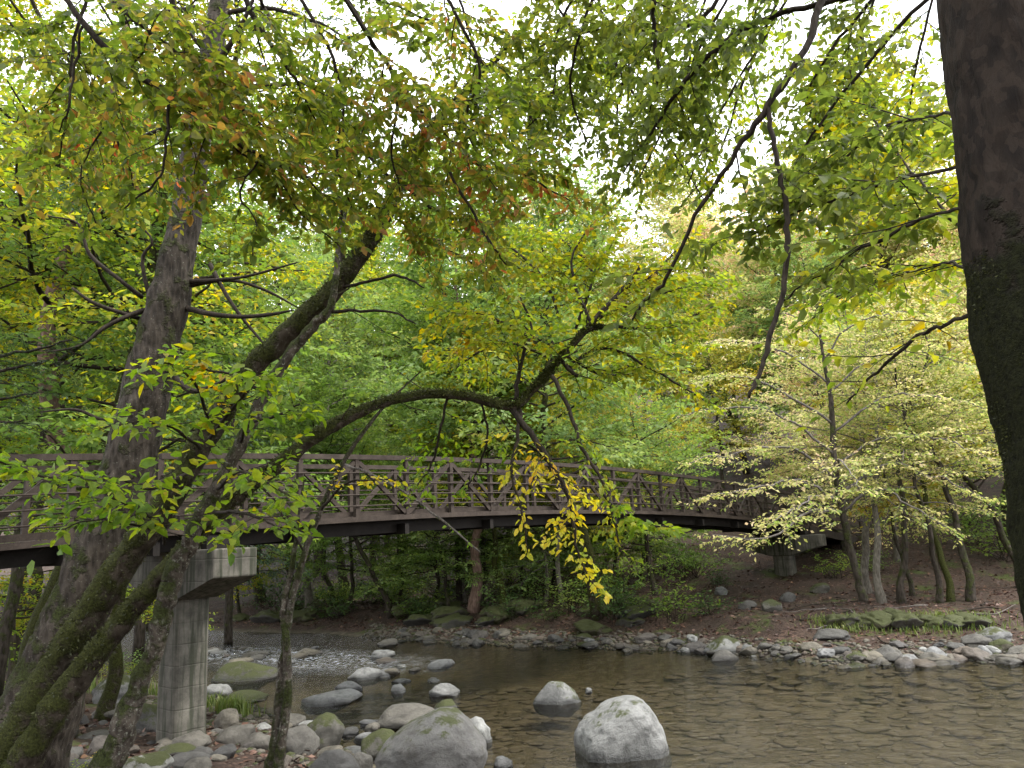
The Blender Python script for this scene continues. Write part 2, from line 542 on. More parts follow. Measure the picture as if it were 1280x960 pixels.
def water_mat():
    t = NT('river_water'); p = t.pos()
    rot = t.n('ShaderNodeMapping'); rot.inputs['Rotation'].default_value = (0, 0, .5); rot.inputs['Scale'].default_value = (1, 2.6, 1); t.l(p, rot.inputs['Vector'])
    w = rot.outputs[0]
    a = t.noise(w, 1.6, 4, .6, .6); b = t.noise(w, 6.5, 4, .6, .4); cc = t.noise(p, 22, 2)
    sx = t.n('ShaderNodeSeparateXYZ'); t.l(p, sx.inputs[0])
    # the riffle upstream: broken water where the bed is shallow
    rx = t.math('MULTIPLY', t.math("ADD", sx.outputs[0], 7.5), 1 / 6.0)
    ry = t.math('MULTIPLY', t.math('ADD', t.math('ADD', sx.outputs[1], t.math("MULTIPLY", sx.outputs[0], .6)), -20.6), 1 / 2.8)
    rd = t.math('SQRT', t.math('ADD', t.math('MULTIPLY', rx, rx), t.math('MULTIPLY', ry, ry)))
    rif = t.ramp(rd, [(.45, (1, 1, 1)), (1, (0, 0, 0))])
    hgt = t.math('ADD', t.math('ADD', t.math('MULTIPLY', a, .55), t.math('MULTIPLY', b, .25)), t.math('MULTIPLY', cc, .05))
    hgt = t.math('MULTIPLY', hgt, t.math('MULTIPLY_ADD', rif, 1.6, 1.0))
    nor = t.bump(hgt, .115, .85)
    fres = t.n('ShaderNodeFresnel'); fres.inputs[0].default_value = 1.36; t.l(nor, fres.inputs['Normal'])
    gl = t.n('ShaderNodeBsdfGlossy', Roughness=.06); t.l(nor, gl.inputs['Normal'])
    tr = t.n('ShaderNodeBsdfTransparent'); tr.inputs[0].default_value = (.78, .74, .62, 1)
    m = t.n('ShaderNodeMixShader'); t.l(fres.outputs[0], m.inputs[0]); t.l(tr.outputs[0], m.inputs[1]); t.l(gl.outputs[0], m.inputs[2])
    fo = t.noise(t.scaled(w, (1, 1.4, 1)), 4.2, 6, .75, 1.2)
    fk = t.math('MULTIPLY', t.ramp(fo, [(.52, (0, 0, 0)), (.64, (1, 1, 1))]), t.math('MULTIPLY', rif, .65))
    fd = t.n('ShaderNodeBsdfDiffuse'); fd.inputs[0].default_value = (.75, .78, .82, 1)
    m2 = t.n('ShaderNodeMixShader'); t.l(fk, m2.inputs[0]); t.l(m.outputs[0], m2.inputs[1]); t.l(fd.outputs[0], m2.inputs[2])
    return t.end(m2.outputs[0])


G0, G1, G2 = (.055, .082, .017), (.10, .135, .024), (.165, .19, .034)
YL, OR, RD, BR = (.34, .27, .025), (.38, .17, .02), (.26, .05, .025), (.13, .065, .025)
M = {}
M['leaf_green'] = leaf_mat('green_leaves', [(.1, G0), (.45, G1), (.75, G2), (.9, (.25, .24, .03))], transl=.58, tgain=1.6)
M['leaf_dogwood'] = leaf_mat('turning_leaves', [(.1, (.06, .095, .015)), (.48, (.11, .145, .02)), (.72, (.18, .175, .028)), (.85, (.22, .135, .035)), (.94, (.29, .10, .045)), (1, RD)], wn=.36, clump=.8, transl=.62, tgain=1.9)
M['leaf_bright'] = leaf_mat('bright_beech_leaves', [(.1, (.08, .15, .02)), (.5, (.16, .24, .025)), (.75, (.25, .29, .03)), (.88, (.40, .33, .03)), (1, (.42, .22, .02))], wn=.35, transl=.58, tgain=1.5)
M['leaf_yellow'] = leaf_mat('yellow_leaves', [(.0, (.24, .31, .04)), (.3, (.42, .42, .05)), (.6, (.54, .44, .05)), (.85, (.56, .36, .04)), (1, (.50, .24, .03))], wn=.45, clump=1.1, transl=.55, tgain=1.4)
M['leaf_lime'] = leaf_mat('yellow_green_leaves', [(.1, (.10, .16, .025)), (.4, (.18, .25, .03)), (.65, (.30, .30, .035)), (.85, (.42, .33, .03)), (1, (.40, .22, .03))], wn=.5, clump=.7, transl=.58, tgain=1.4)
M['leaf_forest'] = leaf_mat('forest_leaves', [(.1, (.08, .14, .03)), (.5, (.14, .22, .045)), (.8, (.22, .29, .05)), (.95, (.30, .30, .05))], wn=.55, clump=.35, tgain=1.45)
M['leaf_pale'] = leaf_mat('pale_forest_leaves', [(.1, (.09, .155, .045)), (.5, (.165, .24, .065)), (.8, (.26, .31, .075)), (.95, (.38, .36, .08))], wn=.55, clump=.3, tgain=1.45)
M['leaf_gold'] = leaf_mat('golden_forest_leaves', [(.1, (.13, .18, .03)), (.4, (.25, .27, .04)), (.7, (.38, .32, .05)), (.95, (.42, .22, .05))], wn=.55, clump=.35, tgain=1.45)
M['leaf_blush'] = leaf_mat('pink_turning_leaves', [(.1, (.20, .28, .08)), (.4, (.34, .37, .11)), (.62, (.46, .38, .18)), (.82, (.50, .32, .22)), (1, (.48, .25, .18))], wn=.4, clump=.4, tgain=1.7, transl=.55)
M['leaf_straw'] = leaf_mat('straw_coloured_leaves', [(.05, (.11, .18, .04)), (.3, (.22, .28, .065)), (.55, (.40, .39, .13)), (.78, (.50, .42, .23)), (1, (.48, .33, .25))], wn=.4, clump=.5, tgain=1.5)
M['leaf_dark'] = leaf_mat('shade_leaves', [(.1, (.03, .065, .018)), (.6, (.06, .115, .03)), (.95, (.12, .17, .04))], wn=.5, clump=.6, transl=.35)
M['needle'] = leaf_mat('hemlock_needles', [(.1, (.018, .04, .015)), (.7, (.035, .07, .025)), (1, (.06, .10, .035))], wn=.4, clump=.8, transl=.2)
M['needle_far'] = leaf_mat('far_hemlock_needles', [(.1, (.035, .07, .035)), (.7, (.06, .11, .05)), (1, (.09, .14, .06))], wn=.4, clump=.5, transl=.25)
M['litter'] = leaf_mat('dead_leaves', [(0, (.035, .02, .016)), (.4, (.075, .04, .032)), (.7, (.12, .065, .048)), (.88, (.17, .10, .065)), (1, (.24, .16, .09))], wn=.2, transl=.1)
M['grass'] = leaf_mat('grass_blades', [(0, (.06, .10, .02)), (.6, (.13, .17, .04)), (1, (.25, .24, .08))], wn=.3, transl=.35)
M['bark_moss'] = bark_mat('mossy_bark', (.02, .015, .01), (.07, .056, .042), moss=.22, lichen=.02, mosscol=(.045, .05, .011))
M['bark_grey'] = bark_mat('furrowed_grey_bark', (.015, .012, .009), (.08, .066, .052), moss=.05, lichen=.015, sc=1.2)
M['bark_lichen'] = bark_mat('lichened_bark', (.028, .022, .017), (.12, .10, .08), moss=.12, lichen=.075, sc=1.4)
M['bark_near'] = bark_mat('flaking_sycamore_bark', (.006, .0045, .0035), (.026, .0188, .0138), moss=.12, mosscol=(.018, .02, .005), flaky=True, mossz=(3.9, 4.9), depth=.09, sc=1.3)
M['twig'] = bark_mat('dark_twig_bark', (.014, .011, .008), (.045, .035, .026), sc=3, depth=.008)
M['twig_grey'] = bark_mat('grey_twig_bark', (.06, .05, .045), (.20, .18, .16), sc=3, depth=.008)
M['bark_pale'] = bark_mat('pale_smooth_bark', (.075, .066, .052), (.21, .19, .16), moss=.0, lichen=.02, sc=1.5, depth=.012)
M['bark_forest'] = bark_mat('forest_bark', (.018, .014, .010), (.075, .062, .05), moss=.06, depth=.03)
M['bark_red'] = bark_mat('reddish_bark', (.10, .06, .045), (.27, .185, .15), sc=1.1, depth=.03)
M['moss'] = leaf_mat('moss_fuzz', [(0, (.016, .02, .005)), (.6, (.04, .046, .01)), (1, (.085, .09, .02))], wn=.35, transl=.3, clump=5)
M['rock'] = rock_mat('river_rock', (.042, .038, .031), (.112, .104, .088), moss=.0)
M['rock_moss'] = rock_mat('mossy_river_rock', (.045, .041, .032), (.115, .107, .088), moss=.24)
M['rock_green'] = rock_mat('moss_covered_rock', (.042, .038, .029), (.10, .093, .076), moss=.22)
M['rock_dome'] = rock_mat('brown_grey_boulder', (.10, .088, .07), (.21, .19, .155), moss=.16, speck=.25)
M['rock_big'] = rock_mat('pale_mossy_granite', (.085, .085, .078), (.21, .21, .20), moss=.03, speck=.5)
M['rock_ledge'] = rock_mat('moss_draped_ledge', (.03, .026, .02), (.08, .072, .055), moss=.3)
M['rock_white'] = rock_mat('pale_granite', (.075, .075, .07), (.225, .225, .215), moss=.0, speck=.45)
M['rock_half'] = rock_mat('half_mossy_granite', (.07, .07, .064), (.20, .20, .187), moss=.15, speck=.4)
M['rock_brown'] = rock_mat('brown_cobble', (.045, .038, .032), (.10, .087, .074))
M['bedstone'] = rock_mat('submerged_cobble', (.062, .053, .038), (.14, .12, .088), speck=.15, wet=False)
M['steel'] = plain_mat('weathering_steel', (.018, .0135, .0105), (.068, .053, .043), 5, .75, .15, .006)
M['shaded_steel'] = plain_mat('shade_darkened_steel', (.006, .005, .004), (.016, .013, .011), 5, .8, .2, .006)  # copy of the steel with the shade under the deck put into its colour
M['deck'] = plain_mat('weathered_planks', (.06, .05, .042), (.15, .13, .115), 4, .8, .2, .01, (6, 1, 1))
M['concrete'] = concrete_mat()
M['ground'] = ground_mat()
M['water'] = water_mat()
# ------------------------------------------------------------------ setting: ground, river
def grid_mesh(xs, ys, zf, name, mat):
    X, Y = np.meshgrid(xs, ys); Z = zf(X, Y)
    b = Buf(); nx, ny = len(xs), len(ys)
    i = (np.arange(ny - 1)[:, None] * nx + np.arange(nx - 1)[None]).ravel()
    b.add(np.stack([X, Y, Z], -1).reshape(-1, 3), np.stack([i, i + 1, i + nx + 1, i + nx], -1))
    return b.obj(name, mat)


xs = np.concatenate([np.linspace(-150, -24, 40)[:-1], np.linspace(-24, 24, 240), np.linspace(24, 150, 40)[1:]])
ys = np.concatenate([np.linspace(-60, 4, 24)[:-1], np.linspace(4, 42, 190), np.linspace(42, 190, 60)[1:]])
tag(grid_mesh(xs, ys, h, 'ground', M['ground']), kind='structure')


def water_z(x, y):
    rx, ry = (x + 7.5) / 6.0, (y + .6 * x - 20.6) / 2.8
    rif = np.clip(1.6 * (1 - np.sqrt(rx * rx + ry * ry)), 0, 1)
    return rif * (.05 * np.sin(x * 2.1 + 2 * np.sin(y * 1.7)) * np.cos(y * 2.6 + x) + .03 * np.sin(5.3 * x + 3.7 * y) + .03)


xw = np.concatenate([np.linspace(-60, -16, 30)[:-1], np.linspace(-16, 14, 200), np.linspace(14, 60, 30)[1:]])
vv = np.linspace(0, 1, 120)
Xw = np.repeat(xw[None], 120, 0); Yw = (y_near(xw) - .9)[None] * (1 - vv[:, None]) + (y_far(xw) + .9)[None] * vv[:, None]
b = Buf(); nx = len(xw); i = (np.arange(119)[:, None] * nx + np.arange(nx - 1)[None]).ravel()
b.add(np.stack([Xw, Yw, water_z(Xw, Yw)], -1).reshape(-1, 3), np.stack([i, i + 1, i + nx + 1, i + nx], -1))
tag(b.obj('river', M['water']), kind='structure')

# ------------------------------------------------------------------ the footbridge
A, B = np.array([-5.06, 12.0]), np.array([9.6, 29.0])
DIR = (B - A) / np.linalg.norm(B - A); LEN = np.linalg.norm(B - A)
BACK = np.array([-DIR[1], DIR[0]])
D3, B3, U3 = np.array([*DIR, 0]), np.array([*BACK, 0]), np.array([0, 0, 1.0])
WID = 1.8


def zc(t): return 3.77 - 1.37 * (t - .4) ** 2        # underside of the bottom chord: a gentle camber


def bp(t, back, up):
    """t along the span from pier to pier, metres behind the near truss, metres over the chord's underside"""
    return np.array([*(A + (B - A) * t + BACK * back), zc(t) + up])


HT = 1.30
br = thing('footbridge', on_ground(*(A + BACK * .9)), 'long rust-brown steel truss footbridge arching over the river', 'footbridge')


def chord_line(buf, t0, t1, back, up, w, d, n=14):
    ts = np.linspace(t0, t1, n + 1)
    for a, c in zip(ts[:-1], ts[1:]):
        bar(buf, bp(a, back, up), bp(c + .0002, back, up), w, d, B3)


PAN = .0545
SP = [(-.0767 - PAN * 7, -.0285, [-.0767 - PAN * k for k in range(7, -1, -1)] + [-.0285]), (-.0226, 1.1219, [-.0226 + PAN * k for k in range(22)])]
for si, (t0, t1, nodes) in enumerate(SP):
    for side, back in ((0, 0.0), (1, WID)):
        c = Buf(); chord_line(c, t0, t1, back, .095, .12, .09, 22)
        truss = c.obj('truss', M['steel'], br, smooth=False)
        c = Buf(); chord_line(c, t0, t1, back, HT - .05, .11, .09, 22)
        c.obj('top_chord', M['steel'], truss, smooth=False)
        for k, t in enumerate(nodes):
            pb = Buf(); bar(pb, bp(t, back, .142), bp(t, back, HT - .097), .085, .085, B3)
            pb.obj('post', M['steel'], truss, smooth=False)
        for k in range(len(nodes) - 1):
            a, e = nodes[k], nodes[k + 1]
            if e - a < .045: continue
            rising = (k % 2 == 0)
            p, q = (bp(a, back, .15), bp(e, back, HT - .1)) if rising else (bp(a, back, HT - .1), bp(e, back, .15))
            dgb = Buf(); u = (q - p) / np.linalg.norm(q - p); bar(dgb, p + u * .06, q - u * .06, .06, .085, B3)
            dgb.obj('diagonal', M['steel'], truss, smooth=False)
        off = -.065 if side == 0 else WID + .065
        for r in range(4):
            rb = Buf(); ts = np.linspace(t0, t1, 24)
            tube(rb, [bp(t, off, .34 + .205 * r) for t in ts], .015, 6)
            rb.obj('rail', M['steel'], truss)
    dk = Buf(); n = 150 if si else 60
    ts = np.linspace(t0, t1, n + 1)
    for a, e in zip(ts[:-1], ts[1:]):
        p, q = bp(a, WID / 2, .12), bp(e - (e - a) * .06, WID / 2, .12 + random.uniform(-.004, .004))
        bar(dk, p, q, WID - .16, .045, B3)
    dk.obj('deck', M['deck'], br, smooth=False)
    for back in (.1, WID - .1):
        tb = Buf()
        for a, e in zip(np.linspace(t0, t1, 23)[:-1], np.linspace(t0, t1, 23)[1:]):
            bar(tb, bp(a, back, .2), bp(e, back, .2), .02, .09, B3)
        tb.obj('toe_board', M['steel'], br, smooth=False)
    for t in nodes[::2] if si else nodes[1::2]:
        fb = Buf(); bar(fb, bp(t, .0, -.13), bp(t, WID, -.13), .1, .2, D3); fb.obj('floor_beam', M['shaded_steel'], br, smooth=False)
    for back in (.3, .9, 1.5):
        sb = Buf()
        for a, e in zip(np.linspace(t0, t1, 20)[:-1], np.linspace(t0, t1, 20)[1:]):
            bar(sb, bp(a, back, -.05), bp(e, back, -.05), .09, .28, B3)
        sb.obj('stringer', M['shaded_steel'], br, smooth=False)
# short approach from the far pier to the bank
ap = Buf()
for bk in (0.0, WID):
    for up in (.3, .62, .95, HT - .05): bar(ap, bp(1.135, bk, up), bp(1.52, bk, up), .06, .06, B3)
    bar(ap, bp(1.128, bk, .0), bp(1.52, bk, .0), .14, .3, B3)
    for k in range(5): bar(ap, bp(1.14 + .09 * k, bk, .16), bp(1.14 + .09 * k, bk, HT - .09), .08, .08, B3)
ap.obj('approach_frame', M['steel'], br, smooth=False)
ad = Buf(); bar(ad, bp(1.128, .9, .1), bp(1.52, .9, .1), WID - .2, .05, B3); ad.obj('deck', M['deck'], br, smooth=False)


def pier(tp, top, end, mid, zb, label, half, cw, colw, cold):
    c = A + (B - A) * tp + BACK * .9; g = float(h(*c)); c3 = np.array([*c, 0])
    root = thing('bridge_pier', (c[0], c[1], g), label, 'bridge pier')
    F3 = -B3
    b = Buf(); V = []
    for s in (-1, 1):
        for a, z in ((-half, top), (half, top), (half, end), (colw * .62, mid), (-colw * .62, mid), (-half, end)):
            V.append(c3 + F3 * a + D3 * s * cw / 2 + U3 * z)
    fl = lambda *x: list(x)
    q = [(0, 1, 7, 6), (1, 2, 8, 7), (2, 3, 9, 8), (3, 4, 10, 9), (4, 5, 11, 10), (5, 0, 6, 11), (0, 5, 2, 1), (5, 4, 3, 2), (6, 7, 8, 11), (11, 8, 9, 10)]
    b.add(V, q); b.q[0] = b.q[0]
    cap = b.obj('pier_cap', M['concrete'], root, smooth=False)
    k = Buf(); n = 20; prof = []
    # oblong shaft with softened corners
    for j in range(4):
        sx, sy = ((1, 1), (-1, 1), (-1, -1), (1, -1))[j]
        for a in np.linspace(0, math.pi / 2, 5):
            th = a + j * math.pi / 2; r = .09
            prof.append((sx * (colw / 2 - r) + r * math.cos(th), sy * (cold / 2 - r) + r * math.sin(th)))
    m = len(prof); zs = np.linspace(zb, mid - .003, 9)
    v = [c3 + F3 * x * (1.03 - .03 * i / 8) + D3 * y * (1.03 - .03 * i / 8) + U3 * z for i, z in enumerate(zs) for x, y in prof]
    k.add(v, [(i * m + j, i * m + (j + 1) % m, (i + 1) * m + (j + 1) % m, (i + 1) * m + j) for i in range(8) for j in range(m)])
    k.obj('pier_column', M['concrete'], root, smooth=False)
    for o in (cap, ):
        mod = o.modifiers.new('Bevel', 'BEVEL'); mod.width = .025; mod.segments = 2; mod.limit_method = 'ANGLE'
    return root, c3, F3


r1, c3, F3 = pier(.018, 3.36, 2.93, 2.6, .25, 'tall stained concrete bridge pier standing among cobbles behind leaning trunks', 1.55, .72, .62, .55)
for s in (-.9, .9):
    b = Buf(); zt = zc(.018) - .0; box(b, c3 + F3 * s + U3 * ((3.363 + zt - .005) / 2), D3 * .2, B3 * .13, U3 * ((zt - .005 - 3.363) / 2)); b.obj('bearing_block', M['shaded_steel'], r1, smooth=False)
r2, c3b, F3b = pier(1.103, 2.86, 2.42, 2.1, .1, 'distant shaded concrete bridge pier on the far bank under the bridge end', 1.6, .75, .7, .6)
for s in (-.9, .9):
    b = Buf(); zt = zc(1.103); box(b, c3b + F3b * s + U3 * ((2.863 + zt - .005) / 2), D3 * .2, B3 * .13, U3 * ((zt - .005 - 2.863) / 2)); b.obj('bearing_block', M['shaded_steel'], r2, smooth=False)
ca = A + (B - A) * 1.5 + BACK * .9
ab = thing('abutment', on_ground(*ca), 'dark concrete abutment where the bridge meets the far bank', 'abutment')
b = Buf(); zt = zc(1.5) - .17; box(b, np.array([*ca, (zt - .5) / 2 + .25]), D3 * .4, B3 * 1.6, U3 * (zt / 2 + .25)); b.obj('abutment_wall', M['concrete'], ab, smooth=False)
# ------------------------------------------------------------------ rocks
def rock_mesh(seed, sub=3, amp=.22, box_=.0, freq=1.2, chips=3, name='rock'):
    bm = bmesh.new(); bmesh.ops.create_icosphere(bm, subdivisions=sub, radius=1.0)
    off = Vector((seed * 7.31, seed * 3.7, seed * 1.9)); rg = random.Random(seed)
    planes = []
    for _ in range(chips):
        n = Vector((rg.gauss(0, 1), rg.gauss(0, 1), rg.gauss(0, .8))).normalized(); planes.append((n, rg.uniform(.62, .85)))
    for v in bm.verts:
        p = v.co.copy()
        if box_:
            q = Vector([math.copysign(abs(c) ** (1 - box_ * .45), c) for c in p]); p = q
        r = 1 + amp * mnoise.noise(p * freq + off) + amp * .4 * mnoise.noise(p * freq * 2.3 + off) + amp * .16 * mnoise.noise(p * freq * 5 + off) + amp * .09 * mnoise.noise(p * freq * 12 + off)
        p = p * r
        for n, d in planes:
            e = p.dot(n) - d
            if e > 0: p -= n * e * .8
        v.co = p
    me = bpy.data.meshes.new(name); bm.to_mesh(me); bm.free()
    me.polygons.foreach_set('use_smooth', np.ones(len(me.polygons), bool))
    co = np.zeros(len(me.vertices) * 3); me.vertices.foreach_get('co', co); co = co.reshape(-1, 3)
    lo, hi = co.min(0), co.max(0); co = (co - (lo + hi) / 2) / ((hi - lo) / 2)
    me.vertices.foreach_set('co', co.ravel()); me.update()
    return me


ROUND = [rock_mesh(10 + k, 4, .26, .1, 1.1, 3) for k in range(7)]
SLAB = [rock_mesh(40 + k, 4, .3, .35, 1.1, 4) for k in range(6)]
LEDGE = [rock_mesh(70 + k, 4, .45, .3, 1.5, 3, 'ledge') for k in range(3)]
for me in ROUND + SLAB + LEDGE: me.materials.append(M['rock'])


def rock(px, py, w, hgt, label, mat='rock', me=None, water=False, name='rock', group=None, rz=None, tilt=0.0, depth=None, sink=.28, cat='rock'):
    """a rock whose foot is seen at (px, py), w by hgt pixels of the photograph"""
    if water:
        d = ray(px, py); P = EYE + d * (-EYE[2] / d[2])
    else: P = gpos(px, py)
    D = P[1]; W = w * D / F
    dep = (depth or .8) * W
    H = hgt * D / F - dep * .4 * (EYE[2] - P[2]) / D
    H = max(H, .45 * hgt * D / F)
    # the foot in the picture is the near edge: the middle lies half a depth behind
    x, y = P[0] * (1 + dep * .4 / D), D + dep * .4
    full = H / (1 - sink)
    z0 = 0.0 if water else max(float(h(x, y)), 0.0) - .02
    if me is None: me = random.choice(ROUND)
    if water: sink = max(sink, .42); full = H / (1 - sink)
    o = inst(name, me, None, (x, y, z0 + H - full / 2), (random.uniform(-.06, .06), tilt, random.uniform(-.4, .4) if rz is None else rz), (W / 2, dep / 2, full / 2), M[mat])
    return tag(o, label, cat, group)


# the two hero boulders
def shaped(seed, amp, box_, prof, rough_, name='boulder', mat='rock_white', extra=None):
    me = rock_mesh(seed, 6, amp, box_, 1.2, 0, name)
    n = len(me.vertices); co = np.zeros(n * 3); me.vertices.foreach_get('co', co); co = co.reshape(-1, 3)
    up = np.clip((co[:, 2] + 1) / 2, 0, 1)
    co = prof(co, up)
    for v in range(n):
        p = Vector(co[v])
        co[v] *= 1 + rough_ * (mnoise.noise(p * 2.6 + Vector((seed, 1, 2))) + .5 * mnoise.noise(p * 6 + Vector((3, seed, 2))) + .22 * mnoise.noise(p * 15) + .1 * mnoise.noise(p * 34))
    if extra: co = extra(co)
    me.vertices.foreach_set('co', co.ravel()); me.update(); me.materials.append(M[mat]); return me


def prof_big(co, up):
    c = co.copy(); x = co[:, 0]; u = up ** 1.3; co = co.copy(); co[:, 2] = np.where(co[:, 2] > 0, np.abs(co[:, 2]) ** .62, co[:, 2])
    c[:, 0] = np.where(x < 0, x * (1 - .2 * u), x * (1 - .12 * u))
    f = np.where(x < .3, 1 - .42 * np.clip((.3 - x) / 1.3, 0, 1) ** 1.1, 1 - .3 * np.clip((x - .4) / .6, 0, 1) ** 1.6)
    c[:, 2] = np.where(co[:, 2] > -.3, (co[:, 2] + .3) * f - .3, co[:, 2])
    return c


def hollow(co):
    d = np.linalg.norm(co - np.array([.38, -.52, .74]), axis=1)
    co[:, 2] -= .16 * np.exp(-(d / .15) ** 2); co[:, 1] += .14 * np.exp(-(d / .15) ** 2)
    return co


def prof_dome(co, up):
    c = co.copy(); x = co[:, 0]
    f = np.where(x < .2, 1 - .55 * np.clip((.2 - x) / 1.2, 0, 1) ** 1.2, 1 - .3 * np.clip((x - .45) / .55, 0, 1) ** 1.5)
    c[:, 2] = np.where(co[:, 2] > -.3, (co[:, 2] + .3) * f - .3, co[:, 2])
    return c


big = shaped(3, .10, .85, prof_big, .04, mat='rock_big', extra=hollow)
rock(776, 950, 116, 72, 'large pale granite boulder standing in the shallow river, hollow near its top', 'rock_big', big, True, 'boulder', rz=.1, depth=.85, sink=.2, cat='boulder')
dome = shaped(8, .08, .35, prof_dome, .022, mat='rock_dome')
rock(541, 985, 138, 99, 'large mossy grey boulder at the water edge, biggest on the near shore', 'rock_dome', dome, False, 'boulder', rz=.12, depth=.85, sink=.12, cat='boulder')

R, S_ = ROUND, SLAB
L = [  # foot px, py, width, height, material, mesh, in water, label
    (696, 881, 58, 28, 'rock_half', R[1], 1, 'half mossy half white rock in the river behind the pale granite boulder'),
    (597, 930, 36, 32, 'rock_white', R[2], 0, 'pale speckled rock tucked behind the large mossy boulder'),
    (508, 914, 72, 32, 'rock', R[3], 0, 'dark smooth sloping rock behind the large mossy boulder'),
    (556, 893, 30, 17, 'rock_moss', R[4], 0, 'small rounded olive rock peeping over the large mossy boulder'),
    (555, 871, 38, 14, 'rock_white', S_[0], 1, 'white-topped flat rock alone in the river beside midstream'),
    (414, 882, 74, 17, 'rock_white', S_[1], 1, 'long flat pale slab lying low in the river'),
    (436, 866, 34, 14, 'rock_white', S_[2], 1, 'pale rock just behind the long flat slab'),
    (456, 850, 42, 15, 'rock_white', R[5], 1, 'pale humped rock in a midstream cluster, whitest of it'),
    (487, 845, 28, 9, 'rock', S_[3], 1, 'low grey rock at the end of the midstream cluster'),
    (498, 867, 18, 11, 'rock_white', R[0], 1, 'small pale stone standing alone in open water'),
    (310, 851, 84, 24, 'rock_green', S_[4], 1, 'long moss-topped rock lying in the river beyond the pier'),
    (272, 872, 34, 16, 'rock_white', S_[5], 1, 'pale wet rock in the shallows beside the pier'),
    (305, 880, 56, 14, 'rock_green', S_[0], 0, 'low mossy slab on the shore behind the grass tuft'),
    (232, 940, 64, 24, 'rock', R[0], 0, 'broad rounded brown boulder at the foot of the pier'),
    (183, 914, 46, 34, 'rock_moss', R[1], 0, 'dark round boulder left of the pier foot'),
    (224, 946, 46, 18, 'rock_green', R[2], 0, 'greenish rock in front of the broad brown boulder'),
    (234, 962, 54, 22, 'rock', R[3], 0, 'smooth brown rock at the bottom below the pier'),
    (178, 972, 66, 32, 'rock_half', S_[1], 0, 'pale cracked block of stone nearest the camera below the pier'),
    (282, 914, 34, 27, 'rock', R[4], 0, 'grey rounded boulder right of the pier foot'),
    (290, 931, 54, 22, 'rock', R[5], 0, 'elongated tilted boulder leaning on its neighbours right of the pier'),
    (277, 950, 36, 17, 'rock', R[6], 0, 'small brown rock below the elongated tilted boulder'),
    (82, 922, 30, 26, 'rock_moss', R[0], 0, 'dark mossy rock right beside the leaning trunks'),
    (68, 940, 28, 24, 'rock_moss', R[2], 0, 'round grey rock at the foot of the leaning trunks'),
    (120, 926, 50, 15, 'rock', S_[2], 0, 'flat bluish slab among leaf litter near the trunks'),
    (128, 947, 36, 26, 'rock_brown', R[3], 0, 'brown angular rock below the flat bluish slab'),
    (92, 966, 34, 16, 'rock', R[5], 0, 'small grey rock at the bottom beside the trunks'),
    (135, 902, 40, 18, 'rock', R[6], 0, 'light grey rock between the lichened trunk and the leaning trunks'),
    (142, 880, 62, 34, 'rock_half', R[4], 0, 'light mossy boulder lying in undergrowth behind the trunks'),
    (98, 904, 18, 8, 'rock', R[1], 0, 'small stone in leaf litter behind the leaning trunks'),
    (321, 938, 36, 23, 'rock', R[2], 0, 'grey boulder between the tilted boulder and the slim twin trunk'),
    (376, 944, 44, 36, 'rock', R[0], 0, 'smooth round grey boulder right of the slim twin trunk'),
    (404, 936, 48, 42, 'rock_green', R[6], 0, 'moss-draped round boulder behind the smooth grey one'),
    (416, 970, 62, 32, 'rock', R[1], 0, 'broad smooth boulder at the bottom edge beside the round grey one'),
    (362, 911, 40, 20, 'rock', R[3], 0, 'dark wet rock behind the slim twin trunk'),
    (436, 921, 26, 12, 'rock', R[4], 0, 'small brown stone at the wet edge by the mossy boulders'),
    (455, 930, 30, 14, 'rock_white', S_[3], 0, 'pale stone in the wet gap between mossy boulders'),
    (446, 942, 38, 10, 'rock_white', S_[4], 0, 'flat white slab lying in the wet gap'),
    (448, 966, 34, 26, 'rock', R[5], 0, 'dark wet stone left of the large mossy boulder'),
    (480, 956, 54, 42, 'rock_green', R[2], 0, 'olive mossy boulder leaning on the large mossy boulder'),
    (465, 918, 18, 14, 'rock', R[6], 0, 'round pebble near the dark sloping rock'),
    (462, 908, 26, 8, 'rock_white', S_[5], 1, 'thin pale stone at the tip of the near shore'),
    (629, 962, 26, 14, 'rock_white', S_[0], 1, 'pale rounded stone almost under water beside the large mossy boulder'),
    (387, 915, 30, 15, 'rock_white', S_[2], 0, 'pale slab behind the moss-draped round boulder'),
    (736, 866, 9, 6, 'rock_white', R[3], 1, 'tiny pale stone in the river by the half mossy rock'),
    (905, 818, 44, 22, 'rock_half', R[5], 1, 'biggest pale boulder on the far cobble bar below the far pier'),
    (905, 826, 34, 13, 'rock', R[1], 1, 'grey rock in the water before the biggest far pale boulder'),
    (1040, 802, 44, 14, 'rock', R[3], 0, 'long olive boulder on the far cobble bar'),
    (1060, 820, 21, 12, 'rock_brown', R[0], 1, 'brown rounded stone at the far waterline'),
    (1243, 806, 44, 19, 'rock_half', R[4], 0, 'large pale boulder on the far bar beside the near trunk'),
    (1222, 812, 34, 16, 'rock', R[2], 0, 'grey boulder leaning on the large pale far boulder'),
    (1252, 816, 26, 15, 'rock_green', R[6], 0, 'mossy boulder in front of the large pale far boulder'),
    (1230, 824, 24, 16, 'rock_white', R[1], 1, 'pale wet boulder at the waterline below the mossy one'),
    (965, 765, 26, 16, 'rock_moss', R[2], 0, 'round boulder in front of the far pier'),
    (985, 753, 20, 13, 'rock', R[5], 0, 'grey rock right beside the far pier foot'),
    (1025, 742, 24, 13, 'rock_moss', S_[3], 0, 'olive block on the slope right of the far pier'),
    (902, 744, 16, 10, 'rock_white', R[0], 0, 'pale stone on the bank left of the far pier'),
    (935, 762, 24, 12, 'rock', S_[1], 0, 'dark slab left of the far pier foot'),
]
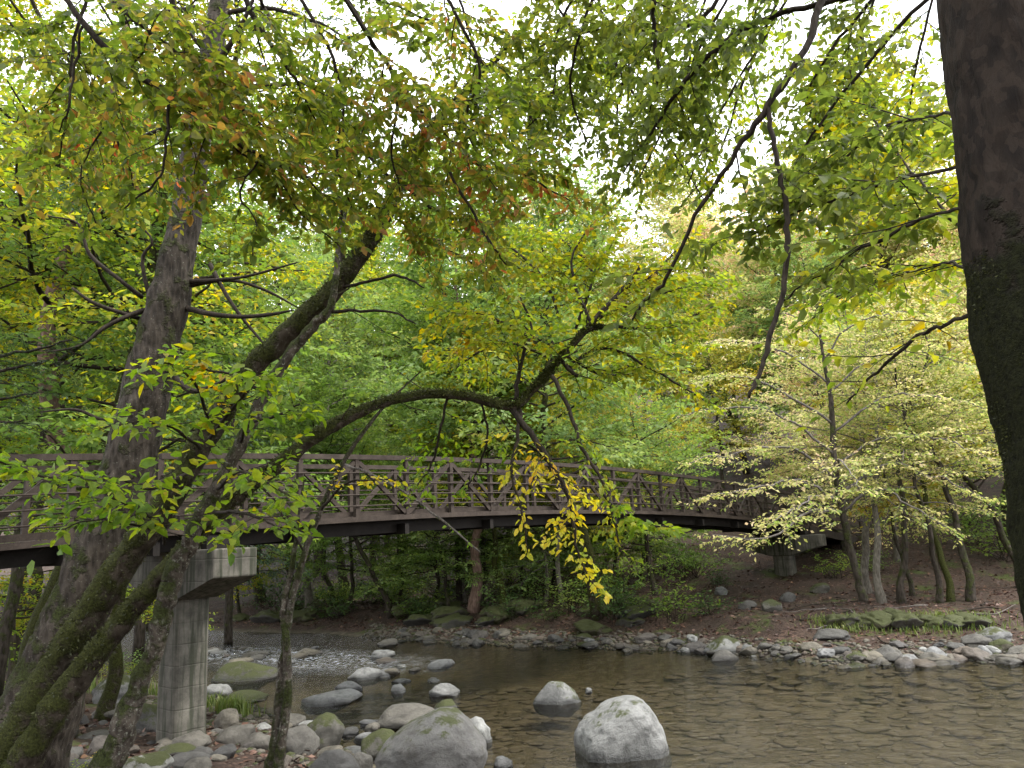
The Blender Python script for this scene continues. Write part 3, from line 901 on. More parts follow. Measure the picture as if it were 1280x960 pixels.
for px, py, w, hh, mt, me, wt, lab in L:
    rock(px, py, w, hh, lab, mt, me, bool(wt), depth=random.uniform(.65, .95), tilt=-.22 if 'tilted' in lab else 0)

# low moss-covered ledges at the foot of the right bank
for k, (px, py, w, hh) in enumerate(((1046, 786, 34, 15), (1072, 789, 44, 17), (1100, 790, 50, 19), (1132, 791, 46, 18), (1160, 789, 44, 15), (1190, 789, 46, 14), (1220, 788, 40, 13), (1118, 783, 40, 18), (1205, 784, 40, 14))):
    rock(px, py, w, hh, 'moss-draped hump of rock in the ledge under the right bank trees', 'rock_ledge', LEDGE[k % 3], False, 'mossy_rock', depth=.9, sink=.35, group='mossy humps of the right bank ledge')
random.seed(31)
for k in range(26):
    x = random.uniform(-13, 4.5); y = y_far(x) + random.uniform(1.5, 4.5); s_ = random.uniform(.3, .75)
    o = inst('mossy_hummock', random.choice(LEDGE), None, (x, y, float(h(x, y)) + s_ * .1), (0, 0, random.uniform(0, 6.3)), (s_ * 1.3, s_, s_ * .55), M['rock_ledge'])
    tag(o, 'mossy hummock at the foot of the far bank under the bridge', 'hummock', 'mossy hummocks of the far bank')

# cobble bars: each stone its own object
MATS = ['rock'] * 8 + ['rock_brown'] * 3 + ['rock_white'] + ['rock_moss']
for k in range(243):
    x = random.uniform(-4.5, 15.5) if k > 60 else random.uniform(4.5, 14.5)
    df = random.betavariate(1.5, 2.2) * 1.7 - .4
    y = y_far(x) + df
    s = random.choice((.1, .13, .17, .2, .25, .32)) * random.uniform(.8, 1.25)
    z = max(float(h(x, y)), -.05)
    o = inst('cobble', random.choice(ROUND if random.random() < .65 else SLAB), None, (x, y, z + s * .08), (random.uniform(-.2, .2), random.uniform(-.2, .2), random.uniform(0, 6.3)), (s, s * random.uniform(.6, .9), s * random.uniform(.35, .6)), M[random.choice(MATS)])
    tag(o, 'grey cobble among many on the far cobble bar', 'cobble', 'cobbles along the far shore')
for k in range(46):
    while True:
        x = random.uniform(-13.5, -2.2); y = 20.6 - .6 * x + random.gauss(0, 1.3)
        if h0(x, y) < -.02 and np.dot(x, 1) < -1: break
    s = random.choice((.12, .16, .2, .26, .34)) * random.uniform(.8, 1.2)
    o = inst('riffle_stone', random.choice(SLAB if random.random() < .6 else ROUND), None, (x, y, random.uniform(-.02, .05)), (random.uniform(-.15, .15), random.uniform(-.15, .15), random.uniform(0, 6.3)), (s * 1.3, s, s * .5), M[random.choice(['rock', 'rock', 'rock_brown', 'rock_white'])])
    tag(o, 'dark wet stone breaking the riffle upstream', 'stone', 'stones in the upstream riffle')
for k in range(52):
    while True:
        px, py = random.uniform(40, 480), random.uniform(880, 965)
        P = gpos(px, py)
        if .02 < P[2] < 1.2 and P[1] < 16: break
    s = random.choice((.07, .1, .13, .17)) * random.uniform(.8, 1.25)
    o = inst('cobble', random.choice(ROUND), None, (P[0], P[1], P[2] + s * .15), (random.uniform(-.3, .3), random.uniform(-.3, .3), random.uniform(0, 6.3)), (s * 1.15, s * .85, s * .6), M[random.choice(MATS)])
    tag(o, 'small cobble filling a gap between near shore boulders', 'cobble', 'cobbles on the near shore')

# stones under the water
def bed_stones():
    bm = bmesh.new(); bmesh.ops.create_icosphere(bm, subdivisions=2, radius=1.0)
    base = np.array([tuple(v.co) for v in bm.verts]); tri = np.array([[v.index for v in f.verts] for f in bm.faces]); bm.free()
    b = Buf()
    for k in range(3000):
        x = random.uniform(-4, 17); y = random.uniform(10.6, 21)
        if h0(x, y) > -.08: continue
        s = random.choice((.08, .1, .13, .16, .2, .27)) * random.uniform(.8, 1.2)
        v = base.copy()
        nz = np.sin(v @ np.array([2.1, 1.3, .7]) * 1.7 + k) * .16 + np.sin(v @ np.array([-1.1, 2.4, 1.9]) * 1.9 + 2 * k) * .12
        v = v * (1 + nz)[:, None] * np.array([s, s * random.uniform(.55, .85), s * random.uniform(.07, .17)])
        a = random.gauss(0, .9); c, sn = math.cos(a), math.sin(a)
        v = np.stack([v[:, 0] * c - v[:, 1] * sn, v[:, 0] * sn + v[:, 1] * c, v[:, 2]], 1)
        b.add(v + np.array([x, y, min(float(h(x, y)) + s * .06, -s * .3 - .03)]), None, tri)
    tag(b.obj('submerged_stones', M['bedstone']), kind='stuff')


bed_stones()


def pebbles():
    bm = bmesh.new(); bmesh.ops.create_icosphere(bm, subdivisions=1, radius=1.0)
    base = np.array([tuple(v.co) for v in bm.verts]); tri = np.array([[v.index for v in f.verts] for f in bm.faces]); bm.free()
    bufs = [Buf(), Buf(), Buf()]
    for k in range(4200):
        if k < 3000: x = random.uniform(-6, 16); y = y_far(x) + random.betavariate(1.5, 2) * 2.1 - .35
        else:
            x = random.uniform(-9, -.6); y = y_near(x) - random.betavariate(1.4, 1.8) * 4.5 + .3
        z = float(h(x, y))
        if z < -.12: continue
        s = random.choice((.035, .05, .06, .08, .1))
        v = base * (1 + RNG.normal(size=(len(base), 1)) * .1) * np.array([s, s * random.uniform(.6, .9), s * random.uniform(.35, .6)])
        a = random.random() * 6.28; c, sn = math.cos(a), math.sin(a)
        v = np.stack([v[:, 0] * c - v[:, 1] * sn, v[:, 0] * sn + v[:, 1] * c, v[:, 2]], 1)
        bufs[k % 3].add(v + np.array([x, y, z + s * .12]), None, tri)
    for b, m, nm in zip(bufs, ('rock', 'rock_brown', 'rock_moss'), ('shore_gravel', 'brown_shore_gravel', 'mossy_shore_gravel')):
        tag(b.obj(nm, M[m]), kind='stuff')


pebbles()
# ------------------------------------------------------------------ foreground trees
def ppath(rows, per=6):
    """rows of (px, py, distance, width in photo pixels) -> points and radii"""
    P = np.array([[*at(a, b_, d), w * .5 * d / F] for a, b_, d, w in rows])
    Q = spline(P, per)
    return Q[:, :3], np.maximum(Q[:, 3], .002)


def stem_mesh(buf, rows, sides=16, lump=.16, per=8, extra=None, ls=5, k=1.0, knots=.1, wob=.35):
    P, r = ppath(rows, per); r = r * k
    sd = random.random() * 50
    for i in range(len(r)):
        v = mnoise.noise(Vector((i * 2.6 / per, sd, 0))); r[i] *= 1 + knots * v + knots * 2.2 * max(0, mnoise.noise(Vector((i * 5.2 / per, sd, 7))) - .28)
    P[1:-1] += np.array([[mnoise.noise(Vector((i * 3.1 / per, sd, c))) for c in (1, 2, 3)] for i in range(1, len(P) - 1)]) * (r[1:-1] * wob)[:, None]
    tube(buf, P, r, sides, lump, ls)
    return P, r


def bough(parent, rows, mat_wood, mat_leaf, c, size, step, lo=.15, fine=True, per=5, prob=None, dens=1.0, name='branch', sides=6, lump=.1, bare=0.0, maxlev=9, wig=.006, **kw):
    """a branch drawn as a path, with side shoots grown off it and leaves on the shoots"""
    P, r = ppath(rows, per)
    P[1:-1] += RNG.normal(size=P[1:-1].shape) * wig
    S = Sk(); pts = [Vector(p) for p in P]
    Ln = float(np.linalg.norm(np.diff(P, axis=0), axis=1).sum())
    kids(S, pts, float(r.mean()), 0, c, Ln, bare, lo)
    S.twigs.append(pts[int(len(pts) * .7):])
    wb = Buf(); tube(wb, P, r, sides, lump, 9)
    wood_mesh(wb, S, maxlev=maxlev)
    w = wb.obj(name, mat_wood, parent)
    if mat_leaf is not None and size:
        lb = Buf(); leaf_mesh(lb, S, size, step, dens, prob, fine=fine, **kw)
        lb.obj('leaves', mat_leaf, w)
    return w, P


def dead(parent, rows, mat, n=5, ln=.35):
    P, r = ppath(rows, 5); wb = Buf(); tube(wb, P, r, 6, .12, 8)
    S = Sk(); c = cfg(BEECH, max=1, leaf=9, sp=[max(.08, np.linalg.norm(P[-1] - P[0]) / (n + 1)), 1, 1], len=[ln, 0, 0], lift=[.1, 0, 0], out=[.5, 0, 0])
    kids(S, [Vector(p) for p in P], float(r.mean()), 0, c, float(np.linalg.norm(np.diff(P, axis=0), axis=1).sum()), 0, .2)
    wood_mesh(wb, S)
    return wb.obj('dead_branch', mat, parent)


def base_of(rows): 
    p = at(*rows[0][:3]); return on_ground(p[0], p[1])


# 1. the near trunk at the right edge, mossy below, flaking above
rows = [(1470, 1130, 3.3, 205), (1428, 900, 3.25, 192), (1390, 760, 3.2, 180), (1350, 560, 3.2, 172), (1308, 400, 3.2, 168), (1284, 200, 3.2, 166), (1254, 0, 3.2, 160), (1226, -260, 3.2, 150), (1190, -700, 3.2, 120), (1150, -1300, 3.3, 90)]
near = thing('sycamore_tree', base_of(rows), 'thick dark trunk at the right edge, mossy below and flaking above, branches reaching left', 'tree')
b = Buf(); Pn, rn = stem_mesh(b, rows, 110, .07, 26, ls=9, knots=0, wob=0); b.obj('trunk', M['bark_near'], near)
GR = cfg(BEECH, len=[.8, .27, 0], sp=[.075, .085, 1])
BL = cfg(BEECH, len=[.6, .22, 0], sp=[.11, .1, 1])
lg = dict(size=.07, step=.028)
bough(near, [(1205, 206, 3.3, 5), (1120, 225, 3.7, 4.5), (1050, 245, 4.0, 4), (990, 268, 4.2, 3), (930, 300, 4.5, 2)], M['twig'], M['leaf_green'], GR, **lg)
bough(near, [(1208, 260, 3.3, 5), (1150, 275, 3.6, 4.5), (1090, 305, 3.9, 4), (1030, 340, 4.2, 3), (975, 378, 4.5, 2)], M['twig'], M['leaf_green'], BL, size=.075, step=.04, dens=.8)
bough(near, [(1230, 384, 3.3, 6), (1185, 405, 3.5, 5), (1150, 420, 3.7, 5), (1110, 455, 4, 4), (1080, 480, 4.2, 3), (1058, 505, 4.4, 2)], M['twig'], M['leaf_lime'], BL, size=.07, step=.05, dens=.35)
bough(near, [(1205, 140, 3.3, 5), (1150, 148, 3.8, 4), (1100, 160, 4.2, 4), (1050, 205, 4.6, 3), (1010, 250, 4.9, 2)], M['twig'], M['leaf_green'], GR, **lg)
up = Pn[int(len(Pn) * .86)]


def high_bough(parent, rows, hook, mw, ml, c, **k):
    """as bough, but the first point is where it leaves the trunk high above the picture"""
    d = rows[0]
    P, r = ppath(rows, 5)
    H = np.vstack([spline(np.vstack([hook, (np.asarray(hook) * .45 + P[0] * .55) + np.array([0, 0, .35]), P[0]]), 6)[:-1]])
    wb = Buf(); tube(wb, np.vstack([H, P[:1]]), np.linspace(r[0] * 1.6, r[0], len(H) + 1), 8, .1, 8)
    w, Q = bough(parent, rows, mw, ml, c, **k)
    o = wb.obj('limb', mw, parent)
    return w


hk = lambda z: Pn[np.argmin(abs(Pn[:, 2] - z))]
high_bough(near, [(1040, -40, 3.9, 12), (1005, 60, 3.9, 11), (960, 132, 3.95, 10), (920, 190, 4.1, 8), (870, 270, 4.3, 6), (832, 350, 4.5, 5), (806, 375, 4.7, 4), (790, 400, 4.8, 3)], hk(7.6), M['twig'], M['leaf_green'], cfg(GR, sp=[.2, .12, 1]), size=.075, step=.036, dens=.75)
bough(near, [(958, 130, 3.95, 7), (966, 175, 3.95, 7), (976, 222, 3.95, 7), (984, 275, 3.95, 8), (985, 318, 3.95, 8), (976, 375, 3.95, 7), (960, 430, 3.95, 7), (948, 470, 3.95, 6), (936, 497, 3.95, 4)], M['twig'], M['leaf_green'], cfg(BL, len=[.4, .16, 0], sp=[.3, .14, 1]), size=.075, step=.05, dens=.3)
high_bough(near, [(1080, -8, 4.2, 8), (1020, 5, 4.3, 8), (955, 25, 4.4, 8), (907, 52, 4.5, 8), (850, 110, 4.7, 6), (820, 155, 4.9, 4), (780, 215, 5.1, 2)], hk(8.2), M['twig'], M['leaf_green'], GR, **lg)
high_bough(near, [(1170, -10, 4.3, 6), (1120, 37, 4.5, 6), (1080, 85, 4.7, 5), (1035, 140, 4.9, 4), (995, 205, 5.1, 3), (975, 235, 5.2, 2)], hk(8.8), M['twig'], M['leaf_green'], BL, **lg)
high_bough(near, [(940, -60, 5.0, 6), (880, 20, 5.2, 6), (835, 38, 5.3, 5), (760, 36, 5.5, 4), (700, 50, 5.7, 3), (650, 68, 5.9, 2)], hk(9.2), M['twig'], M['leaf_green'], GR, **lg)
high_bough(near, [(840, -80, 4.6, 8), (818, -20, 4.7, 7), (817, 40, 4.8, 6), (823, 90, 4.9, 4), (812, 140, 5, 2)], hk(9.0), M['twig'], M['leaf_green'], GR, **lg)
high_bough(near, [(780, -70, 5.2, 6), (745, -10, 5.4, 5), (720, 60, 5.6, 4), (715, 120, 5.8, 3), (735, 180, 6.0, 2)], hk(9.6), M['twig'], M['leaf_green'], GR, **lg)
high_bough(near, [(1130, -60, 5.4, 5), (1090, 0, 5.6, 5), (1040, 60, 5.8, 4), (1010, 130, 6.1, 3), (1060, 190, 6.4, 2)], hk(9.5), M['twig'], M['leaf_green'], GR, **lg)
for rr, z in (([(900, -60, 6, 4), (870, 40, 6.3, 4), (850, 120, 6.6, 3), (800, 190, 6.9, 2)], 10.5), ([(1010, -50, 6.2, 4), (960, 40, 6.5, 4), (900, 140, 6.9, 3), (860, 230, 7.3, 2)], 10.8),
              ([(1110, -50, 6.4, 4), (1070, 60, 6.8, 4), (1030, 170, 7.2, 3), (1000, 280, 7.6, 2)], 11.0), ([(1180, -40, 6, 4), (1150, 60, 6.4, 4), (1130, 170, 6.9, 3), (1120, 270, 7.3, 2)], 10.6),
              ([(560, -50, 7.5, 4), (590, 50, 8, 4), (630, 150, 8.5, 3), (660, 230, 9, 2)], 11.4), ([(860, -50, 8, 4), (800, 50, 8.4, 4), (770, 150, 8.8, 3), (800, 230, 9.2, 2)], 11.6), ([(960, -50, 8, 4), (930, 60, 8.5, 4), (880, 130, 9, 3), (840, 210, 9.4, 2)], 11.9), ([(660, -50, 8, 4), (720, 40, 8.4, 4), (790, 100, 8.8, 3), (850, 120, 9.2, 2)], 12),
              ([(1060, -50, 8, 4), (1080, 60, 8.5, 4), (1100, 170, 9, 3), (1080, 250, 9.4, 2)], 12.2), ([(760, -60, 6.5, 4), (700, 30, 6.9, 4), (690, 120, 7.3, 3), (640, 180, 7.6, 2)], 11.2)):
    high_bough(near, rr, hk(z), M['twig'], M['leaf_green' if z < 10.7 else 'leaf_lime'], cfg(GR, len=[1.2, .36, 0], sp=[.12, .11, 1]), size=.075, step=.04)
for rr, z in (([(930, -40, 6, 4), (870, 70, 6.4, 4), (830, 160, 6.8, 3), (790, 240, 7.2, 2)], 10.2), ([(740, -40, 6.6, 4), (770, 80, 7, 4), (830, 170, 7.4, 3), (880, 250, 7.8, 2)], 10.4), ([(990, -40, 7, 4), (930, 100, 7.4, 4), (900, 190, 7.8, 3), (850, 260, 8.2, 2)], 11)):
    high_bough(near, rr, hk(z), M['twig'], M['leaf_green'], cfg(GR, len=[1.0, .3, 0], sp=[.13, .11, 1]), size=.068, step=.04, dens=.7)
bough(near, [(1214, 300, 3.4, 5), (1170, 250, 4.2, 4), (1120, 190, 5, 3), (1080, 130, 5.6, 3), (1060, 80, 6, 2)], M['twig'], M['leaf_lime'], GR, size=.075, step=.036)
bough(near, [(1222, 340, 3.4, 4), (1180, 330, 4.4, 4), (1120, 345, 5.2, 3), (1050, 370, 6.0, 3), (990, 420, 6.6, 2)], M['twig'], M['leaf_lime'], cfg(GR, len=[.8, .28, 0]), size=.07, step=.045, dens=.7)

# 2. the dogwood whose turning boughs hang over the upper left; its trunk stands left of the camera
DB = on_ground(-3.6, .6)
dog = thing('dogwood_tree', DB, 'tree overhead at upper left with drooping dark boughs and turning red-green leaves', 'tree')
b = Buf(); P = spline(np.array([[-3.6, .6, DB[2] - .3, .2], [-3.5, .8, 2.5, .17], [-3.2, 1.1, 4.2, .15], [-2.9, 1.5, 6.0, .12], [-2.5, 2.0, 7.8, .09], [-2.2, 2.6, 9.2, .05]]), 7)
tube(b, P[:, :3], P[:, 3], 14, .12, 5); b.obj('trunk', M['bark_lichen'], dog); Pd = P[:, :3]
hd = lambda z: Pd[np.argmin(abs(Pd[:, 2] - z))]
DW = cfg(BEECH, len=[1.0, .32, 0], sp=[.085, .09, 1], grav=[-.05, -.18, -.22])
ld = dict(size=.072, step=.026)
for rows_, z in (
    ([(40, -60, 4.2, 9), (110, 35, 4.3, 9), (165, 88, 4.4, 8), (215, 120, 4.5, 8), (265, 160, 4.6, 6), (320, 192, 4.8, 5), (375, 218, 5, 4), (420, 255, 5.2, 2)], 6.2),
    ([(95, -40, 4.4, 6), (160, 20, 4.5, 6), (215, 62, 4.6, 5), (270, 110, 4.7, 4), (330, 158, 4.8, 3)], 6.6),
    ([(208, -40, 4.6, 9), (220, 20, 4.7, 8), (228, 55, 4.7, 6), (237, 85, 4.8, 3)], 7.0),
    ([(280, -50, 4.8, 8), (318, 22, 4.9, 8), (350, 72, 5, 6), (372, 104, 5.1, 4), (395, 150, 5.3, 2)], 7.2),
    ([(420, -30, 5, 6), (460, 45, 5.1, 6), (490, 90, 5.2, 5), (497, 130, 5.2, 4), (489, 190, 5.3, 3), (500, 240, 5.4, 2)], 7.6),
    ([(470, 60, 5.1, 5), (530, 142, 5.2, 5), (560, 172, 5.3, 4), (600, 206, 5.4, 4), (650, 216, 5.6, 3), (715, 252, 5.8, 2)], 7.8),
    ([(130, -60, 4.9, 6), (100, 20, 5, 5), (88, 90, 5.1, 4), (82, 150, 5.2, 3), (75, 210, 5.3, 2)], 6.8),
    ([(20, -40, 5.2, 6), (60, 40, 5.4, 5), (110, 110, 5.6, 4), (150, 180, 5.8, 3), (170, 240, 6, 2)], 7.0),
    ([(340, -60, 5.5, 6), (400, 40, 5.7, 5), (430, 120, 5.9, 4), (420, 200, 6.1, 3), (440, 260, 6.3, 2)], 8.0),
    ([(520, -60, 5.6, 6), (570, 20, 5.8, 5), (600, 90, 6, 4), (580, 150, 6.2, 3), (600, 200, 6.4, 2)], 8.2),
    ([(330, 10, 6.4, 5), (420, 150, 6.5, 5), (500, 230, 6.6, 4), (560, 270, 6.8, 3), (610, 280, 7, 2)], 8.4),
):
    high_bough(dog, rows_, hd(z), M['twig'], M['leaf_dogwood'], DW, **ld)
for rows_ in (
    [(212, 118, 4.5, 4), (208, 170, 4.5, 4), (203, 215, 4.55, 3), (185, 238, 4.6, 3), (150, 262, 4.7, 2)],
    [(105, 30, 4.3, 4), (92, 90, 4.4, 4), (86, 130, 4.4, 3), (74, 165, 4.5, 2)],
    [(562, 215, 5.3, 4), (598, 278, 5.4, 4), (615, 305, 5.4, 3), (634, 332, 5.5, 2)],
    [(330, 190, 4.8, 3), (300, 240, 4.9, 3), (318, 275, 5, 2), (316, 320, 5, 2)],
    [(292, 185, 4.8, 3), (345, 220, 5, 3), (380, 270, 5.2, 2), (430, 310, 5.4, 2)],
    [(180, 100, 4.9, 3), (130, 160, 5, 3), (100, 220, 5.1, 2), (120, 280, 5.2, 2)],
):
    bough(dog, rows_, M['twig'], M['leaf_dogwood'], cfg(DW, len=[.5, .2, 0]), size=.075, step=.04, dens=.8)

# 3. leaning trunks at the lower left
LB = dict(size=.1, step=.05)
# 3a. big furrowed trunk with dead branches
rows = [(15, 990, 9.3, 120), (48, 890, 9.3, 104), (85, 800, 9.3, 88), (118, 710, 9.3, 80), (150, 620, 9.3, 74), (175, 520, 9.3, 68), (195, 440, 9.3, 64), (212, 370, 9.3, 58), (232, 270, 9.3, 46), (248, 170, 9.3, 40), (262, 80, 9.3, 36), (275, 0, 9.3, 32), (288, -120, 9.3, 28), (300, -330, 9.4, 18)]
big_ = thing('hemlock_tree', base_of(rows), 'large furrowed grey trunk leaning right in front of the bridge, with bare dead side branches', 'tree')
b = Buf(); Pb, _ = stem_mesh(b, rows, 60, .09, 16, ls=8, k=.86, knots=.03, wob=.08); b.obj('trunk', M['bark_grey'], big_)
for rr in ([(232, 385, 9.3, 9), (262, 392, 9.1, 8), (300, 396, 9, 6), (338, 393, 8.9, 5), (365, 388, 8.8, 2)], [(228, 352, 9.3, 7), (270, 350, 9.2, 5), (310, 345, 9.1, 4), (372, 328, 9, 2)],
           [(232, 358, 9.3, 6), (285, 350, 9.4, 5), (330, 362, 9.5, 4), (375, 386, 9.6, 2)], [(190, 385, 9.3, 8), (160, 395, 9.1, 7), (130, 410, 9, 6), (100, 432, 8.9, 4), (60, 440, 8.8, 2)],
           [(178, 372, 9.3, 6), (150, 350, 9.1, 5), (112, 318, 9, 5), (98, 280, 8.9, 3), (60, 270, 8.8, 2)], [(180, 400, 9.3, 6), (120, 380, 9, 5), (90, 360, 8.9, 3)],
           [(205, 455, 9.3, 7), (235, 487, 9.1, 8), (262, 484, 8.9, 5), (290, 470, 8.8, 3)], [(262, 330, 9.3, 6), (290, 380, 9.2, 5), (330, 430, 9.1, 3), (350, 450, 9, 2)],
           [(262, 90, 9.3, 10), (285, 60, 9.1, 9), (305, 25, 8.9, 7), (325, -20, 8.8, 4)], [(252, 60, 9.3, 6), (225, 30, 9.1, 5), (190, 25, 9, 3)], [(256, 140, 9.3, 7), (300, 110, 9.1, 6), (370, 105, 9, 5), (430, 95, 8.9, 3)],
           [(170, 520, 9.3, 6), (130, 525, 9.2, 5), (95, 512, 9.1, 4), (50, 515, 9, 2)], [(200, 420, 9.3, 6), (178, 330, 9.1, 5), (190, 300, 9, 3), (160, 270, 8.9, 2)]):
    dead(big_, rr, M['twig'], 5, .4)
HEM = cfg(BEECH, max=2, leaf=1, len=[1.1, .35, 0], sp=[.2, .13, 1], grav=[-.2, -.3, -.3], out=[.12, .1, 0], seg=[.3, .2, .12])
for rr in ([(270, 20, 9.3, 8), (330, 10, 9.3, 6), (400, 30, 9.3, 4), (460, 60, 9.3, 2)], [(245, 10, 9.3, 8), (180, 20, 9.3, 6), (110, 50, 9.3, 4), (60, 90, 9.4, 2)], [(250, 190, 9.3, 7), (330, 200, 9, 5), (400, 230, 8.8, 3), (430, 260, 8.8, 2)],
           [(240, 150, 9.3, 7), (180, 170, 9.6, 5), (120, 210, 9.8, 3), (90, 230, 9.9, 2)]):
    bough(big_, rr, M['twig'], M['needle_far'], HEM, size=.07, step=.022, fine=False, aspect=.28, jit=.3)

# 3b. mossy trunk leaning far right and up into the canopy
rows = [(-30, 1010, 8.2, 74), (18, 930, 8.2, 66), (62, 850, 8.2, 58), (105, 780, 8.15, 52), (165, 690, 8.1, 47), (213, 620, 8.05, 44), (252, 555, 8, 41), (300, 480, 8, 38), (345, 430, 8, 36), (400, 380, 8, 35), (430, 345, 8, 33), (462, 300, 8, 30), (485, 262, 8.0, 27), (505, 218, 8, 23), (535, 165, 8, 19), (568, 130, 8, 16), (610, 85, 8, 13), (660, 30, 8, 9), (700, -40, 8, 6)]
lean = thing('leaning_tree', base_of(rows), 'mossy trunk leaning right from the bottom left corner up across the bridge into the canopy', 'tree')
b = Buf(); Pl, rl = stem_mesh(b, rows, 40, .15, 14, ls=6, k=.75, knots=.05, wob=.15)
b.obj('trunk', M['bark_moss'], lean)
for rr, ml, cc, kk in (
    ([(568, 132, 8, 10), (620, 122, 8.1, 8), (680, 118, 8.2, 6), (740, 90, 8.3, 4), (800, 60, 8.4, 2)], 'leaf_green', DW, dict(size=.085, step=.04)),
    ([(540, 165, 8, 7), (600, 125, 7.8, 6), (640, 120, 7.6, 6), (662, 140, 7.6, 5), (668, 180, 7.6, 3)], 'leaf_green', DW, dict(size=.085, step=.04)),
    ([(490, 255, 8, 7), (540, 300, 8.3, 5), (590, 330, 8.6, 3), (620, 350, 8.8, 2)], 'leaf_dogwood', DW, dict(size=.08, step=.045)),
    ([(480, 270, 8, 8), (450, 220, 7.8, 6), (400, 180, 7.6, 4), (350, 160, 7.5, 2)], 'leaf_green', DW, dict(size=.085, step=.04)),
    ([(610, 85, 8, 8), (560, 40, 7.8, 5), (500, 10, 7.7, 3), (440, -10, 7.6, 2)], 'leaf_green', DW, dict(size=.085, step=.04)),
    ([(430, 340, 8, 8), (425, 280, 7.9, 6), (428, 250, 7.8, 5), (400, 215, 7.7, 3)], 'leaf_dogwood', BL, dict(size=.08, step=.05)),
    ([(420, 362, 8, 5), (460, 352, 7.9, 4), (500, 345, 7.8, 4), (530, 360, 7.7, 2)], None, BL, dict(size=0, step=1)),
    ([(415, 390, 8, 5), (450, 388, 7.9, 4), (490, 390, 7.8, 3), (520, 405, 7.7, 2)], None, BL, dict(size=0, step=1)),
):
    bough(lean, rr, M['twig'], M[ml] if ml else None, cc, **kk)
BS = cfg(BEECH, len=[.7, .26, 0], sp=[.09, .11, 1], grav=[0, -.05, -.08], out=[.12, .12, 0])
for rr in ([(250, 560, 7.7, 5), (215, 535, 7.0, 4), (170, 528, 6.6, 3), (130, 535, 6.3, 2)], [(262, 540, 7.8, 5), (250, 490, 7.2, 4), (225, 462, 6.8, 3), (200, 450, 6.6, 2)], [(262, 548, 7.8, 5), (300, 500, 7.2, 4), (320, 478, 6.8, 3), (340, 470, 6.5, 2)],
           [(238, 590, 7.8, 5), (190, 610, 7.0, 4), (150, 598, 6.4, 4), (90, 600, 5.9, 3), (40, 592, 5.6, 3), (-20, 570, 5.4, 2)], [(205, 680, 7.8, 4), (203, 660, 7, 4), (180, 640, 6.5, 4), (140, 622, 6.2, 3), (100, 590, 6, 2)],
           [(200, 664, 7, 3), (160, 655, 6.6, 3), (120, 650, 6.3, 2), (70, 662, 6.1, 2)]):
    bough(lean, rr, M['twig'], M['leaf_bright'], BS, size=.11, step=.06, tilt=.5, dens=.52)

def stubs(parent, P, r_, n, mat, ln=.25):
    for k in range(n):
        i = random.randrange(len(P) // 5, len(P) - 4); d = Vector(P[i + 1] - P[i]).normalized(); sd = d.cross(Vector((random.gauss(0, 1), random.gauss(0, 1), random.gauss(.4, 1)))).normalized()
        p = Vector(P[i]); q = [p, p + (sd + d * .3) * ln * .5, p + (sd + d * .6) * ln + Vector((0, 0, .03))]
        wb = Buf(); tube(wb, spline(np.array([tuple(v) for v in q]), 5), np.linspace(r_ * random.uniform(.5, 1), r_ * .2, 11), 7, .2, 10); wb.obj('dead_stub', mat, parent)


stubs(lean, Pl, .03, 7, M['bark_moss']); stubs(big_, Pb, .035, 9, M['bark_grey'], .3)
# 3c. mossy trunk that arches over to the middle of the picture
rows = [(0, 1000, 8.0, 56), (35, 940, 8.0, 50), (80, 870, 8.0, 44), (125, 812, 7.95, 38), (170, 755, 7.9, 34), (215, 706, 7.85, 31), (248, 668, 7.85, 29), (295, 620, 7.9, 27), (340, 588, 8, 25), (385, 552, 8.1, 24), (430, 525, 8.2, 21), (480, 503, 8.3, 17), (535, 493, 8.4, 16), (585, 496, 8.5, 15), (640, 508, 8.6, 16), (665, 488, 8.6, 14), (690, 460, 8.6, 13), (715, 432, 8.6, 11), (735, 412, 8.6, 10), (757, 409, 8.6, 6)]
arch = thing('arching_tree', base_of(rows), 'mossy trunk arching over the bridge to the middle, with yellow leaves hanging from its tip', 'tree')
b = Buf(); Pa, ra = stem_mesh(b, rows, 36, .16, 14, ls=7, k=.74, knots=.06, wob=.2); b.obj('trunk', M['bark_moss'], arch); stubs(arch, Pa, .02, 8, M['bark_moss'], .2)
YW = cfg(BEECH, len=[.95, .32, 0], sp=[.085, .095, 1], grav=[.1, -.1, -.15])
